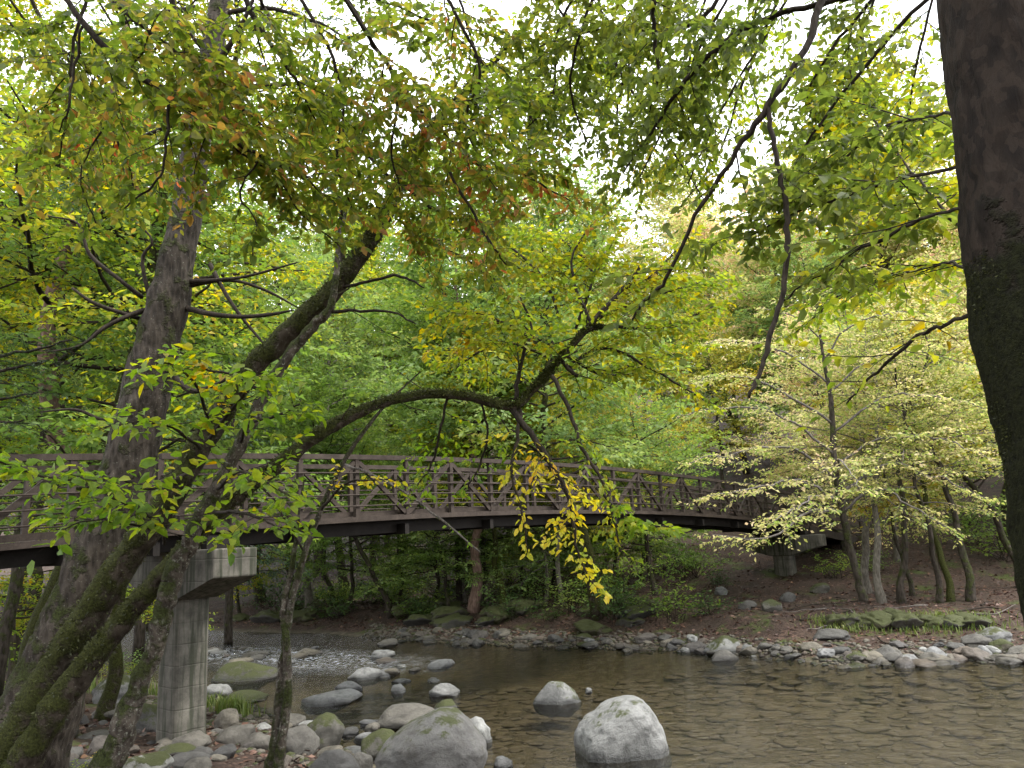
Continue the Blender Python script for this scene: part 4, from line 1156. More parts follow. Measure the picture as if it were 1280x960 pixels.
for rr, ml, cc, kk in (
    ([(712, 436, 8.6, 9), (745, 398, 8.7, 8), (778, 362, 8.8, 7), (800, 333, 8.9, 4)], 'leaf_lime', cfg(YW, len=[1.1, .34, 0]), dict(size=.085, step=.045)),
    ([(645, 500, 8.6, 7), (648, 470, 8.6, 6), (655, 440, 8.5, 5), (665, 410, 8.5, 4), (650, 370, 8.5, 2)], 'leaf_lime', cfg(YW, len=[1.1, .34, 0]), dict(size=.085, step=.045)),
    ([(700, 450, 8.6, 6), (722, 470, 8.6, 5), (715, 455, 8.7, 4), (760, 435, 8.8, 4), (830, 470, 9, 3), (880, 500, 9.2, 2)], 'leaf_lime', YW, dict(size=.085, step=.05, dens=.6)),
    ([(755, 408, 8.6, 5), (800, 410, 8.8, 4), (850, 400, 9, 3), (900, 380, 9.2, 2)], 'leaf_lime', YW, dict(size=.085, step=.045)),
    ([(740, 405, 8.7, 5), (720, 360, 8.9, 4), (715, 320, 9.1, 3), (740, 280, 9.3, 2)], 'leaf_lime', YW, dict(size=.085, step=.045)),
    ([(660, 420, 8.6, 5), (620, 400, 8.7, 4), (580, 390, 8.9, 3), (550, 400, 9, 2)], 'leaf_lime', YW, dict(size=.085, step=.045)),
    ([(690, 450, 8.7, 4), (640, 430, 9.2, 4), (600, 440, 9.6, 3), (570, 460, 10, 2)], 'leaf_lime', cfg(YW, len=[1.1, .34, 0]), dict(size=.085, step=.045)),
    ([(740, 400, 8.9, 4), (790, 380, 9.3, 4), (850, 360, 9.8, 3), (880, 350, 10.2, 2)], 'leaf_lime', cfg(YW, len=[1.1, .34, 0]), dict(size=.085, step=.045)),
    ([(720, 410, 9, 4), (740, 340, 9.5, 4), (700, 300, 10, 3), (660, 290, 10.5, 2)], 'leaf_lime', cfg(YW, len=[1.1, .34, 0]), dict(size=.085, step=.045)),
    ([(700, 440, 9, 4), (760, 470, 9.5, 4), (800, 450, 10, 3), (860, 440, 10.5, 2)], 'leaf_lime', cfg(YW, len=[.9, .3, 0]), dict(size=.085, step=.05)),
    ([(700, 400, 8.9, 4), (680, 350, 9.2, 4), (640, 310, 9.5, 3), (600, 290, 9.7, 2)], 'leaf_lime', YW, dict(size=.085, step=.045)),
    ([(778, 362, 8.8, 5), (820, 340, 9, 4), (850, 310, 9.2, 3), (880, 300, 9.4, 2)], 'leaf_lime', YW, dict(size=.085, step=.045)),
    ([(640, 512, 8.6, 9), (668, 548, 8.5, 8), (692, 585, 8.45, 7), (708, 615, 8.4, 6), (716, 645, 8.4, 5), (722, 690, 8.4, 3), (735, 720, 8.4, 2)], 'leaf_yellow', cfg(YW, len=[.85, .26, 0], grav=[-.25, -.4, -.4], sp=[.1, .09, 1]), dict(size=.082, step=.042, dens=.62)),
    ([(650, 512, 8.6, 6), (646, 550, 8.5, 5), (640, 590, 8.45, 4), (652, 640, 8.4, 3), (660, 690, 8.4, 2)], 'leaf_yellow', cfg(YW, len=[.34, .18, 0], grav=[-.4, -.4, -.4], sp=[.11, .09, 1]), dict(size=.082, step=.042, dens=.62)),
    ([(690, 470, 8.5, 6), (715, 520, 8.3, 5), (728, 560, 8.2, 5), (752, 600, 8.1, 4), (765, 640, 8.1, 3), (775, 690, 8.1, 2)], 'leaf_lime', cfg(YW, len=[.55, .22, 0], grav=[-.4, -.4, -.4], sp=[.1, .09, 1]), dict(size=.082, step=.042, dens=.62)),
    ([(745, 610, 8.1, 4), (775, 640, 8, 3), (800, 655, 8, 3), (842, 658, 8, 2)], 'leaf_bright', cfg(YW, len=[.3, .14, 0], sp=[.07, .08, 1]), dict(size=.1, step=.04)),
    ([(560, 495, 8.5, 4), (550, 540, 8.7, 3), (540, 580, 8.9, 3), (520, 610, 9, 2)], 'leaf_bright', cfg(YW, len=[.6, .25, 0]), dict(size=.075, step=.05)),
    ([(600, 498, 8.5, 4), (610, 540, 8.7, 3), (600, 580, 8.9, 3), (580, 612, 9, 2)], 'leaf_bright', cfg(YW, len=[.5, .22, 0]), dict(size=.075, step=.06, dens=.8)),
):
    bough(arch, rr, M['twig'], M[ml], cc, **kk)

# 3d. slim trunk crusted with lichen
rows = [(120, 985, 7.7, 40), (148, 930, 7.7, 34), (168, 870, 7.7, 28), (190, 815, 7.7, 25), (206, 760, 7.7, 25), (218, 712, 7.7, 27), (240, 668, 7.7, 24), (262, 628, 7.65, 22), (285, 585, 7.6, 20), (310, 535, 7.6, 18), (338, 482, 7.6, 17), (370, 432, 7.6, 16), (395, 404, 7.6, 15), (412, 385, 7.6, 13), (420, 350, 7.6, 9), (424, 300, 7.6, 7), (440, 240, 7.6, 4)]
slim = thing('slim_tree', base_of(rows), 'slim lichen-crusted trunk crossing in front of the pier between the mossy trunks', 'tree')
b = Buf(); stem_mesh(b, rows, 30, .26, 14, ls=8, k=.85); b.obj('trunk', M['bark_lichen'], slim)
for rr in ([(270, 612, 7.6, 5), (300, 590, 7, 4), (330, 600, 6.6, 3), (365, 622, 6.4, 2)], [(268, 640, 7.6, 4), (300, 640, 7, 4), (330, 650, 6.7, 3), (355, 665, 6.5, 2)], [(300, 555, 7.6, 5), (310, 530, 7.1, 4), (345, 520, 6.8, 3), (375, 505, 6.6, 2)],
           [(330, 495, 7.6, 5), (300, 470, 7.2, 4), (260, 462, 6.9, 3), (225, 440, 6.7, 2)]):
    bough(slim, rr, M['twig'], M['leaf_bright'], BS, size=.105, step=.06, tilt=.5, dens=.52)

# 3e. twin stemmed sapling at the shore
rows = [(335, 975, 9.2, 14), (344, 930, 9.2, 13), (350, 870, 9.2, 12), (356, 815, 9.2, 10), (362, 765, 9.2, 9), (378, 700, 9.2, 8), (400, 640, 9.2, 7), (428, 580, 9.2, 6), (458, 535, 9.2, 5), (490, 498, 9.2, 3), (525, 465, 9.2, 2)]
rows2 = [(345, 975, 9.1, 13), (352, 930, 9.1, 12), (360, 860, 9.1, 10), (358, 800, 9.15, 9), (354, 765, 9.2, 8), (368, 690, 9.2, 6), (374, 640, 9.2, 4), (380, 600, 9.2, 2)]
sap = thing('sapling', base_of(rows), 'thin twin-stemmed sapling among the shore boulders right of the pier', 'sapling')
for r_ in (rows, rows2):
    b = Buf(); stem_mesh(b, r_, 10, .2, 8, ls=10); b.obj('trunk', M['bark_lichen'], sap)
bough(sap, [(400, 640, 9.2, 4), (430, 606, 9.0, 3), (470, 600, 8.9, 2), (500, 600, 8.9, 2)], M['twig'], M['leaf_yellow'], cfg(YW, len=[.35, .16, 0]), size=.075, step=.055)
bough(sap, [(430, 580, 9.2, 4), (480, 600, 9.1, 3), (540, 640, 9, 3), (600, 690, 8.9, 2)], M['twig_grey'], M['leaf_bright'], cfg(YW, len=[.35, .16, 0]), size=.07, step=.09, dens=.4)
bough(sap, [(380, 690, 9.2, 3), (350, 640, 9.1, 3), (330, 620, 9, 2)], M['twig'], M['leaf_bright'], cfg(YW, len=[.35, .16, 0]), size=.075, step=.055)

def moss_fuzz(trunk, P, r, n, size, zr=(-9, 99), side=.0):
    """short blades standing off the bark where the moss grows"""
    i = RNG.integers(1, len(P) - 2, n * 3); f = RNG.random(n * 3)[:, None]
    c = P[i] * (1 - f) + P[i + 1] * f; T = norm(P[i + 1] - P[i])
    d = RNG.normal(size=(n * 3, 3)); d = norm(d - T * np.sum(d * T, 1, keepdims=True))
    patch = np.array([mnoise.noise(Vector(q * 2.3)) for q in c + d * r[i][:, None]])
    keep = (c[:, 2] > zr[0]) & (c[:, 2] < zr[1] + .35 * patch) & (d[:, 2] * side + patch * .9 + RNG.normal(size=n * 3) * .15 > -.05)
    c, d, T, rr = c[keep][:n], d[keep][:n], T[keep][:n], r[i][keep][:n]
    b_ = Buf(); leaf_blades(b_, c + d * (rr * .95)[:, None], d, np.zeros(len(c)), size, .4, .25, .45, .8, False)
    b_.obj('moss', M['moss'], trunk)


def trunk_of(t): return [o for o in t.children if o.name.startswith('trunk')][0]


moss_fuzz(trunk_of(near), Pn, rn, 30000, .013, (0.5, 4.3))
moss_fuzz(trunk_of(lean), Pl, rl, 9000, .035, side=.6)
moss_fuzz(trunk_of(arch), Pa, ra, 9000, .032, side=.6)

# 4. hemlock at the left edge: dark needle sprays from a trunk just outside
hb = on_ground(-6.2, 6.2)
hem = thing('hemlock_tree', hb, 'dark green hemlock sprays reaching in from the left edge above the bridge rail', 'tree')
b = Buf(); P = spline(np.array([[hb[0], hb[1], hb[2] - .2, .16], [-6.15, 6.2, 4, .12], [-6.1, 6.25, 7, .07], [-6.1, 6.3, 9.5, .02]]), 6); tube(b, P[:, :3], P[:, 3], 12, .12, 5); b.obj('trunk', M['bark_grey'], hem)
HN = cfg(HEM, len=[.55, .22, 0], sp=[.1, .08, 1], grav=[-.1, -.2, -.2])
for rr in ([(-190, 455, 6.2, 8), (-60, 450, 6, 6), (20, 442, 5.9, 4), (90, 425, 5.8, 2)], [(-190, 500, 6.2, 8), (-60, 478, 6, 6), (10, 462, 5.9, 4), (62, 450, 5.8, 2)], [(-190, 520, 6.2, 8), (-60, 515, 6.3, 6), (0, 500, 6.4, 4), (48, 490, 6.5, 2)], [(-190, 560, 6.2, 7), (-80, 545, 6, 5), (-10, 530, 6, 3), (30, 525, 6, 2)]):
    bough(hem, rr, M['twig'], M['needle'], HN, size=.035, step=.009, fine=False, aspect=.2, jit=.18, tilt=.2, droop=.05)

# the crowns of the two near trees carry on above the picture and shade the shore
def overhead(parent, trunk, zs, n, reach, mat, seed, lo_e=.05, hi_e=.7):
    random.seed(seed); S = Sk()
    c = dict(max=2, leaf=1, seg=[.6, .4, .3], wig=[.1, .13, .15], grav=[-.05, -.1, -.15], start=[.25, .12, 0], sp=[.34, .26, 1], len=[reach * .4, reach * .15, 0], tap=[.55, .5, 0], ang=[.85, .85, 0], lift=[.05, 0, 0], out=[.16, .2, 0], thin=[.007, .006, 0])
    ga = 1.0
    for k in range(n):
        z = zs[0] + (zs[1] - zs[0]) * (k + random.random()) / n; p = trunk[np.argmin(abs(trunk[:, 2] - z))]
        ga += 2.4 + random.gauss(0, .3); e = lo_e + (hi_e - lo_e) * k / n
        grow(S, Vector(p), Vector((math.cos(ga) * math.cos(e), math.sin(ga) * math.cos(e), math.sin(e))), reach * random.uniform(.7, 1.1) * (1 - .4 * k / n), .04, 0, c)
    wb = Buf(); wood_mesh(wb, S, (5, 3, 3, 3), maxlev=1); w_ = wb.obj('crown_branches', M['twig'], parent)
    lb_ = Buf(); leaf_mesh(lb_, S, .17, .10, 1, fine=False, aspect=.55, tilt=.6); lb_.obj('leaves', mat, w_)


overhead(near, Pn, (8.8, 13.5), 17, 5.2, M['leaf_green'], 61)
overhead(dog, Pd, (7.8, 9.1), 8, 4.2, M['leaf_dogwood'], 62)

# 5. the layered pale tree that droops over the far end of the bridge
rows = [(1079, 752, 23, 30), (1072, 720, 23, 27), (1060, 670, 23, 25), (1050, 620, 23, 24), (1042, 570, 23, 21), (1040, 510, 23, 17), (1030, 450, 23, 12), (1020, 390, 23, 6)]
lay = thing('layered_tree', gpos(1079, 752), 'slender grey-trunked tree whose flat cream-leaved sprays droop over the far end of the bridge', 'tree')
b = Buf(); stem_mesh(b, rows, 16, .1, 8, ls=4, k=.36, knots=.03); b.obj('trunk', M['bark_forest'], lay)
LY = cfg(BEECH, len=[1.5, .5, 0], sp=[.24, .2, 1], seg=[.4, .25, .15], grav=[-.1, -.12, -.12], out=[.05, .06, 0], thin=[.006, .005, 0])
for rr in ([(1054, 640, 23, 7), (1010, 640, 22, 6), (960, 672, 21, 4), (890, 668, 20.5, 2)], [(1052, 630, 23, 7), (1000, 600, 22.3, 6), (940, 610, 21.6, 4), (870, 625, 21, 2)], [(1048, 600, 23, 7), (990, 560, 22.5, 6), (920, 565, 22, 4), (850, 580, 21.6, 2)],
           [(1044, 570, 23, 6), (980, 520, 22.6, 5), (910, 510, 22.2, 4), (850, 520, 22, 2)], [(1041, 530, 23, 6), (960, 480, 22.6, 5), (900, 470, 22.3, 3), (860, 480, 22, 2)], [(1036, 480, 23, 5), (980, 440, 22.7, 4), (920, 425, 22.4, 3), (880, 430, 22, 2)],
           [(1052, 640, 23, 7), (1100, 610, 22.2, 6), (1150, 640, 21.4, 4), (1190, 665, 20.9, 2)], [(1050, 615, 23, 7), (1110, 580, 22.3, 6), (1180, 600, 21.6, 4), (1235, 625, 21, 2)], [(1045, 580, 23, 6), (1110, 545, 22.4, 5), (1180, 550, 21.8, 4), (1245, 575, 21.4, 2)],
           [(1042, 540, 23, 6), (1100, 500, 22.5, 5), (1170, 495, 22, 4), (1240, 515, 21.6, 2)], [(1038, 490, 23, 5), (1090, 450, 22.6, 4), (1150, 440, 22.2, 3), (1210, 455, 22, 2)], [(1030, 450, 23, 5), (1060, 410, 22.6, 4), (1120, 390, 22.3, 3), (1170, 395, 22, 2)],
           [(1050, 625, 23, 6), (1020, 620, 21.5, 5), (990, 640, 20.2, 3), (960, 655, 19.4, 2)], [(1046, 590, 23, 6), (1050, 575, 21.4, 5), (1060, 590, 20, 3), (1075, 610, 19.2, 2)], [(1030, 430, 23, 4), (1000, 400, 22.6, 3), (950, 385, 22.3, 2)]):
    bough(lay, [(q[0], q[1], q[2], q[3] * .55) for q in rr], M['twig_grey'], M['leaf_straw'], LY, size=.12, step=.075, fine=False, tilt=.55, lump=.05, wig=.03)
# ------------------------------------------------------------------ forest trees: a few grown kinds, then copies
def broadleaf(seed, H, base, spread, leafsize, step, r0, n_prim, elev=(.15, .7), fork=0, dens=1.0, lean=(0, 0), droop=-.08, lev1=None, aspect=.5, fine=False, flat=.16):
    random.seed(seed)
    S = Sk(); tr = Buf()
    n = 14; P = []; x = y = 0.0; dx, dy = lean
    for i in range(n + 1):
        P.append((x, y, H * i / n)); x += random.gauss(dx * H / n, .012 * H); y += random.gauss(dy * H / n, .012 * H)
    Q = spline(np.array(P), 3); rad = r0 * (1 - np.linspace(0, 1, len(Q)) ** 1.15 * .93)
    rad[:4] *= np.array([1.45, 1.25, 1.1, 1.03]); Q[0, 2] -= .4
    tube(tr, Q, rad, 12, .12, 3)
    c = dict(max=2, leaf=1, seg=[.6, .4, .3], wig=[.1, .13, .15], grav=[droop, -.1, -.15], start=[.18, .12, 0], sp=[.30, .22, 1],
             len=[spread * .42, spread * .15, 0], tap=[.55, .5, 0], ang=[.85, .85, 0], lift=[.05, 0, 0], out=[flat, flat * 1.2, 0], thin=[.007, .006, 0])
    ga = random.random() * 6
    for k in range(n_prim):
        f = base + (1 - base) * ((k + random.random()) / n_prim); i = min(int(f * (len(Q) - 1)), len(Q) - 2)
        ga += 2.4 + random.gauss(0, .35)
        e = elev[0] + (elev[1] - elev[0]) * ((f - base) / (1 - base)) + random.gauss(0, .12)
        Lp = spread * (1 - .62 * ((f - base) / (1 - base)) ** 1.3) * random.uniform(.65, 1.15)
        d = Vector((math.cos(ga) * math.cos(e), math.sin(ga) * math.cos(e), math.sin(e)))
        grow(S, Vector(Q[i]), d, Lp, max(.012, rad[i] * .42), 0, c)
    wood = Buf(); wood_mesh(wood, S, (5, 3, 3, 3), maxlev=1)
    lf = Buf(); leaf_mesh(lf, S, leafsize, step, dens, fine=fine, aspect=aspect, droop=.25, tilt=.85)
    print('CROWN', seed, lf.n // 4)
    return tr.mesh('trunk', M['bark_forest']), wood.mesh('branches', M['twig']), lf.mesh('crown', M['leaf_forest'])


def conifer(seed, H, spread, r0, base=.18, n_prim=60):
    random.seed(seed); S = Sk(); tr = Buf()
    Q = np.array([(random.gauss(0, .03), random.gauss(0, .03), H * i / 12) for i in range(13)]); Q[0, 2] -= .4
    tube(tr, Q, r0 * (1 - np.linspace(0, 1, 13) * .95), 10, .1, 3)
    c = dict(max=2, leaf=1, seg=[.6, .4, .3], wig=[.05, .09, .1], grav=[-.35, -.3, -.3], start=[.15, .1, 0], sp=[.28, .24, 1], len=[spread * .34, spread * .12, 0], tap=[.6, .5, 0], ang=[.9, .8, 0], lift=[0, 0, 0], out=[.08, .1, 0], thin=[.006, .005, 0])
    ga = 0
    for k in range(n_prim):
        f = base + (1 - base) * ((k + random.random()) / n_prim); ga += 2.4 + random.gauss(0, .3)
        Lp = spread * (1 - .88 * (f - base) / (1 - base)) * random.uniform(.7, 1.1)
        p = Vector((0, 0, H * f)); e = random.gauss(.12, .1)
        grow(S, p, Vector((math.cos(ga) * math.cos(e), math.sin(ga) * math.cos(e), math.sin(e))), Lp, .03, 0, c)
    wood = Buf(); wood_mesh(wood, S, (5, 3, 3, 3), maxlev=1)
    lf = Buf(); leaf_mesh(lf, S, .13, .07, 1, fine=False, aspect=.42, droop=.3, tilt=.4, spread=.6)
    return tr.mesh('trunk', M['bark_forest']), wood.mesh('branches', M['twig']), lf.mesh('crown', M['needle_far'])


def shrub_mesh(seed, hgt, spread, leafsize, step, n=14):
    random.seed(seed); S = Sk()
    c = dict(max=2, leaf=1, seg=[.2, .15, .1], wig=[.12, .15, .15], grav=[-.25, -.15, -.1], start=[.2, .15, 0], sp=[.15, .14, 1], len=[.45 * spread, .2 * spread, 0], tap=[.5, .4, 0], ang=[.8, .8, 0], lift=[.15, .1, 0], out=[.25, .25, 0], thin=[.006, .006, 0])
    for k in range(n):
        a = random.random() * 6.28; e = random.uniform(.5, 1.4)
        grow(S, Vector((random.gauss(0, .12 * spread), random.gauss(0, .12 * spread), -.05)), Vector((math.cos(a) * math.cos(e), math.sin(a) * math.cos(e), math.sin(e))), hgt * random.uniform(.6, 1.15), .009, 0, c)
    w = Buf(); wood_mesh(w, S, (4, 3, 3, 3), maxlev=1)
    lf = Buf(); leaf_mesh(lf, S, leafsize, step, 1, fine=False, aspect=.5, droop=.15, tilt=.5)
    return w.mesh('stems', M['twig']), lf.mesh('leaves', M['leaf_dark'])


KINDS = {
    'under': [broadleaf(101 + k, 8.5, .2, 4.6, .15, .08, .11, 36, (.0, .8), lean=(random.uniform(-.06, .06), random.uniform(-.06, .06))) for k in range(3)],
    'tall': [broadleaf(201 + k, 19, .36, 5.6, .25, .115, .21, 58, (.15, 1.0)) for k in range(3)],
    'mid': [broadleaf(301 + k, 13.5, .32, 5.2, .19, .095, .15, 50, (.05, .9)) for k in range(3)],
    'bare': [broadleaf(601 + k, 10, .42, 4.8, .13, .10, .13, 18, (.0, .7), lean=(random.uniform(-.05, .05), random.uniform(-.05, .05)), droop=-.1, flat=.05) for k in range(3)],
    'fine': [broadleaf(701 + k, 19, .36, 5.0, .14, .085, .2, 46, (.1, .95)) for k in range(2)],
    'hemlock': [conifer(401 + k, 17, 4.2, .19) for k in range(2)],
}
SHR = [shrub_mesh(501 + k, 1.0, 1.0, .085, .07, 15) for k in range(3)]


def plant(kind, x, y, label, leaf, bark=None, sc=1.0, rz=None, group=None, cat='tree', name='forest_tree', k=None, sx=1.0, tilt=(0, 0), branches=True):
    ms = KINDS[kind]; me = ms[k % len(ms)] if k is not None else random.choice(ms)
    g = on_ground(x, y)
    t = thing(name, g, label, cat, group)
    t.rotation_euler = (tilt[0], tilt[1], random.uniform(0, 6.28) if rz is None else rz); t.scale = (sc * sx, sc * sx, sc)
    inst('trunk', me[0], t, mat=M[bark] if bark else None)
    if branches: inst('branches', me[1], t, mat=M['twig_grey'] if bark == 'bark_pale' or kind == 'bare' else None)
    inst('crown', me[2], t, mat=M[leaf])
    return t


def bush(x, y, label, leaf, sc=1.0, name='shrub', group=None, k=None, flat=1.0):
    w, l = SHR[k % 3] if k is not None else random.choice(SHR)
    t = thing(name, on_ground(x, y), label, 'shrub', group)
    t.rotation_euler = (0, 0, random.uniform(0, 6.28)); t.scale = (sc, sc, sc * flat)
    inst('stems', w, t); inst('leaves', l, t, mat=M[leaf])
    return t


random.seed(99)
# trees on the far bank whose trunks show under the bridge
def bank(px, py, label, kind, leaf, bark, sc, tilt=(0, 0), k=0, rz=None, D=None):
    P = gpos(px, py)
    return plant(kind, P[0], P[1], label, leaf, bark, sc, rz=rz, k=k, tilt=tilt)


bank(389, 771, 'pale straight trunk on the far bank seen under the bridge right of the pier', 'tall', 'leaf_pale', 'bark_pale', .85, k=0)
bank(488, 772, 'dark trunk leaning left at the far water edge under the bridge', 'mid', 'leaf_forest', 'bark_forest', .75, (0, -.38), 1, 0)
bank(590, 765, 'reddish trunk on the far bank under the bridge middle', 'tall', 'leaf_forest', 'bark_red', .9, k=1)
bank(627, 766, 'mossy trunk just right of the reddish trunk on the far bank', 'mid', 'leaf_lime', 'bark_moss', .8, k=2)
bank(748, 772, 'stout mossy trunk at the far water edge behind the hanging yellow leaves', 'mid', 'leaf_pale', 'bark_moss', 1.1, k=0)
bank(702, 757, 'slender grey trunk standing left of the stout mossy far trunk', 'mid', 'leaf_gold', 'bark_pale', .65, k=1)
for px, py, k, sc in ((655, 745, 0, .75), (690, 742, 1, .8), (735, 735, 2, .75), (775, 735, 0, .7), (800, 725, 1, .7), (500, 755, 2, .7)):
    P = gpos(px, py); plant('under', P[0], P[1], 'small shaded understory tree on the slope under the bridge', random.choice(['leaf_forest', 'leaf_pale', 'leaf_forest']), None, sc, k=k, group='shaded understory trees under the bridge')
bank(540, 762, 'slim straight sapling on the far bank left of the reddish trunk', 'under', 'leaf_forest', 'bark_forest', .8, k=1)
bank(440, 765, 'understory tree with layered sprays over the far water edge', 'under', 'leaf_pale', 'bark_forest', .85, k=2)
bank(560, 764, 'low spreading tree with bright sprays just under the bridge deck', 'under', 'leaf_pale', 'bark_forest', .7, k=0)
bank(300, 772, 'young tree with yellow-lit leaves on the far bank behind the pier', 'under', 'leaf_lime', 'bark_forest', .75, k=2)
bank(820, 745, 'green understory tree behind the bridge left of the far pier', 'under', 'leaf_forest', 'bark_forest', .95, k=1)
# the right bank: bare-boled trees in a row
bank(1086, 742, 'pale slim leaning trunk right beside the slender tree with flat cream sprays', 'bare', 'leaf_straw', 'bark_pale', 1.0, (0, -.1), 1, 1)
bank(1104, 754, 'thickest light grey trunk of the right bank row', 'bare', 'leaf_straw', 'bark_pale', .92, (0, -.06), 0, 2)
bank(1127, 754, 'thin dark trunk right of the thickest light trunk on the right bank', 'bare', 'leaf_straw', 'bark_forest', .85, (0, -.06), 2, 3)
bank(1140, 745, 'very thin sapling trunk in the middle of the right bank row', 'bare', 'leaf_blush', 'bark_forest', .6, k=1)
bank(1188, 752, 'dark mossy forked trunk on the right bank', 'bare', 'leaf_straw', 'bark_moss', .8, (0, -.1), 1, 4)
bank(1174, 754, 'thin dark trunk just left of the mossy forked one', 'bare', 'leaf_straw', 'bark_forest', .7, k=0)
bank(1212, 752, 'grey trunk right of the mossy forked one on the right bank', 'bare', 'leaf_straw', 'bark_forest', .95, (0, -.06), 2, 5)
bank(1275, 735, 'leaning dark trunk on the right bank beside the near trunk', 'mid', 'leaf_gold', 'bark_forest', .8, (0, -.3), 2, 0)
bank(1262, 690, 'straight grey trunk up the right slope beside the near trunk', 'tall', 'leaf_blush', 'bark_forest', .8, k=1)

# left bank trees behind the bridge
def lb(px, D, label, kind, leaf, bark, sc, tilt=(0, 0), k=0, name='forest_tree', rz=None, py=640, sx=1.0):
    P = at(px, py, D)
    return plant(kind, P[0], P[1], label, leaf, bark, sc, rz=rz, k=k, tilt=tilt, name=name, sx=sx)


lb(52, 14.5, 'mossy trunk leaning right behind the bridge at the left', 'fine', 'leaf_lime', 'bark_moss', .95, (0, .13), 0, rz=0)
lb(102, 17, 'stout red-barked trunk behind the bridge left of the furrowed trunk', 'fine', 'leaf_lime', 'bark_red', 1.0, k=1, sx=1.15)
lb(8, 17.5, 'pale grey trunk at the left edge behind the bridge', 'fine', 'leaf_pale', 'bark_forest', .9, (0, .06), 0, rz=1, sx=.8)
lb(140, 15, 'thin mossy trunk close behind the furrowed trunk', 'mid', 'leaf_forest', 'bark_moss', .85, (0, .1), 1, rz=0)
lb(-60, 19, 'green tree beyond the left edge behind the bridge', 'fine', 'leaf_lime', None, 1.0, k=0)
lb(290, 30, 'hemlock on the far bank above the bridge left part', 'hemlock', 'needle_far', None, .9, k=0)
lb(570, 33, 'hemlock above the middle of the bridge', 'hemlock', 'needle_far', None, .75, k=1)
lb(180, 29, 'hemlock standing deep behind the furrowed trunk', 'hemlock', 'needle_far', None, 1.1, k=1)
lb(30, 24, 'hemlock deep behind the bridge at the left', 'hemlock', 'needle_far', None, 1.1, k=0)
lb(120, 22, 'low green tree filling the gap behind the bridge at the left', 'under', 'leaf_lime', None, .8, k=0)
lb(30, 20, 'low bushy tree behind the bridge rail at the left edge', 'under', 'leaf_bright', None, .75, k=1)

# the wood behind, row upon row
PAL = ['leaf_forest', 'leaf_pale', 'leaf_pale', 'leaf_forest', 'leaf_gold', 'leaf_lime']
rowsF = [(31, 4.6, 'under', .95), (35, 5.2, 'mid', .85), (41, 5.6, 'mid', 1.0), (48, 6.4, 'tall', .82), (57, 7.2, 'tall', .95), (68, 8.5, 'tall', 1.0)]
for D, gap, kind, sc in rowsF:
    x = -.82 * D
    while x < .84 * D:
        xx, yy = x + random.uniform(-.3, .3) * gap, D + random.uniform(-.35, .35) * gap
        x += gap
        if yy < y_far(xx) + 4 or yy - y_near(xx) > 0 and yy < y_far(xx) + 4: continue
        if 6 < xx < 13 and yy < 36: continue
        u = 640 + F * xx / yy
        if u > 950: leaf = random.choice(['leaf_straw', 'leaf_forest', 'leaf_blush', 'leaf_pale', 'leaf_pale'])
        elif u > 640: leaf = random.choice(['leaf_pale', 'leaf_gold', 'leaf_gold', 'leaf_pale', 'leaf_forest'])
        elif u > 350: leaf = random.choice(['leaf_pale', 'leaf_pale', 'leaf_forest', 'leaf_pale', 'leaf_gold'])
        else: leaf = random.choice(['leaf_forest', 'leaf_pale', 'leaf_lime'])
        s = sc * random.uniform(.82, 1.15)
        if 560 < u < 950: s *= .88
        what = {'leaf_straw': 'straw-coloured', 'leaf_blush': 'pinkish turning', 'leaf_pale': 'pale green', 'leaf_gold': 'golden', 'leaf_forest': 'green', 'leaf_lime': 'yellow-green'}[leaf]
        plant(kind, xx, yy, what + ' broadleaf tree in the wood beyond the river', leaf, random.choice(['bark_forest', 'bark_pale', 'bark_forest']), s, group=what + ' trees in the wood beyond the river')
# wood on the near side left, tall trees closing the upper left
for px, D, kind, sc in ((-140, 17, 'fine', .9), (60, 25, 'tall', 1.0), (-40, 28, 'tall', 1.05), (190, 38, 'tall', 1.05), (330, 40, 'tall', 1.1), (100, 44, 'tall', 1.2), (430, 42, 'tall', 1.1), (-20, 40, 'tall', 1.2), (270, 50, 'tall', 1.3), (400, 52, 'tall', 1.35), (500, 50, 'tall', 1.15), (180, 60, 'tall', 1.4), (560, 56, 'tall', 1.15)):
    P = at(px, 640, D)
    plant(kind, P[0], P[1], 'tall green tree in the wood behind the left part of the bridge', random.choice(['leaf_lime', 'leaf_lime', 'leaf_pale']), None, sc, group='tall trees behind the left part of the bridge')

for px, D, sc, leaf in ((1010, 46, 1.0, 'leaf_blush'), (1090, 50, 1.15, 'leaf_blush'), (1170, 44, 1.1, 'leaf_straw'), (1240, 48, 1.2, 'leaf_gold'), (940, 52, 1.0, 'leaf_blush'), (720, 64, 1.2, 'leaf_blush'), (790, 60, 1.1, 'leaf_straw'), (860, 66, 1.25, 'leaf_straw'), (660, 62, 1.15, 'leaf_straw')):
    P = at(px, 640, D); plant('tall', P[0], P[1], 'tall pale turning tree high on the wooded slope beyond the river', leaf, None, sc, group='tall turning trees on the slope')
random.seed(5)
for k in range(34):
    x = random.uniform(-15, 3.5); y = y_far(x) + random.uniform(2.6, 11)
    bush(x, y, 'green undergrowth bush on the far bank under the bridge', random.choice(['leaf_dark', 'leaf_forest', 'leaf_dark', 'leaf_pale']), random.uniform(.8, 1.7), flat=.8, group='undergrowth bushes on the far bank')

for k in range(22):
    x = random.uniform(-6, 7.5); y = y_far(x) + random.uniform(9, 19)
    bush(x, y, 'green bush higher on the slope behind the bridge', random.choice(['leaf_dark', 'leaf_forest', 'leaf_pale']), random.uniform(1.0, 2.0), flat=.8, group='bushes on the slope behind the bridge')

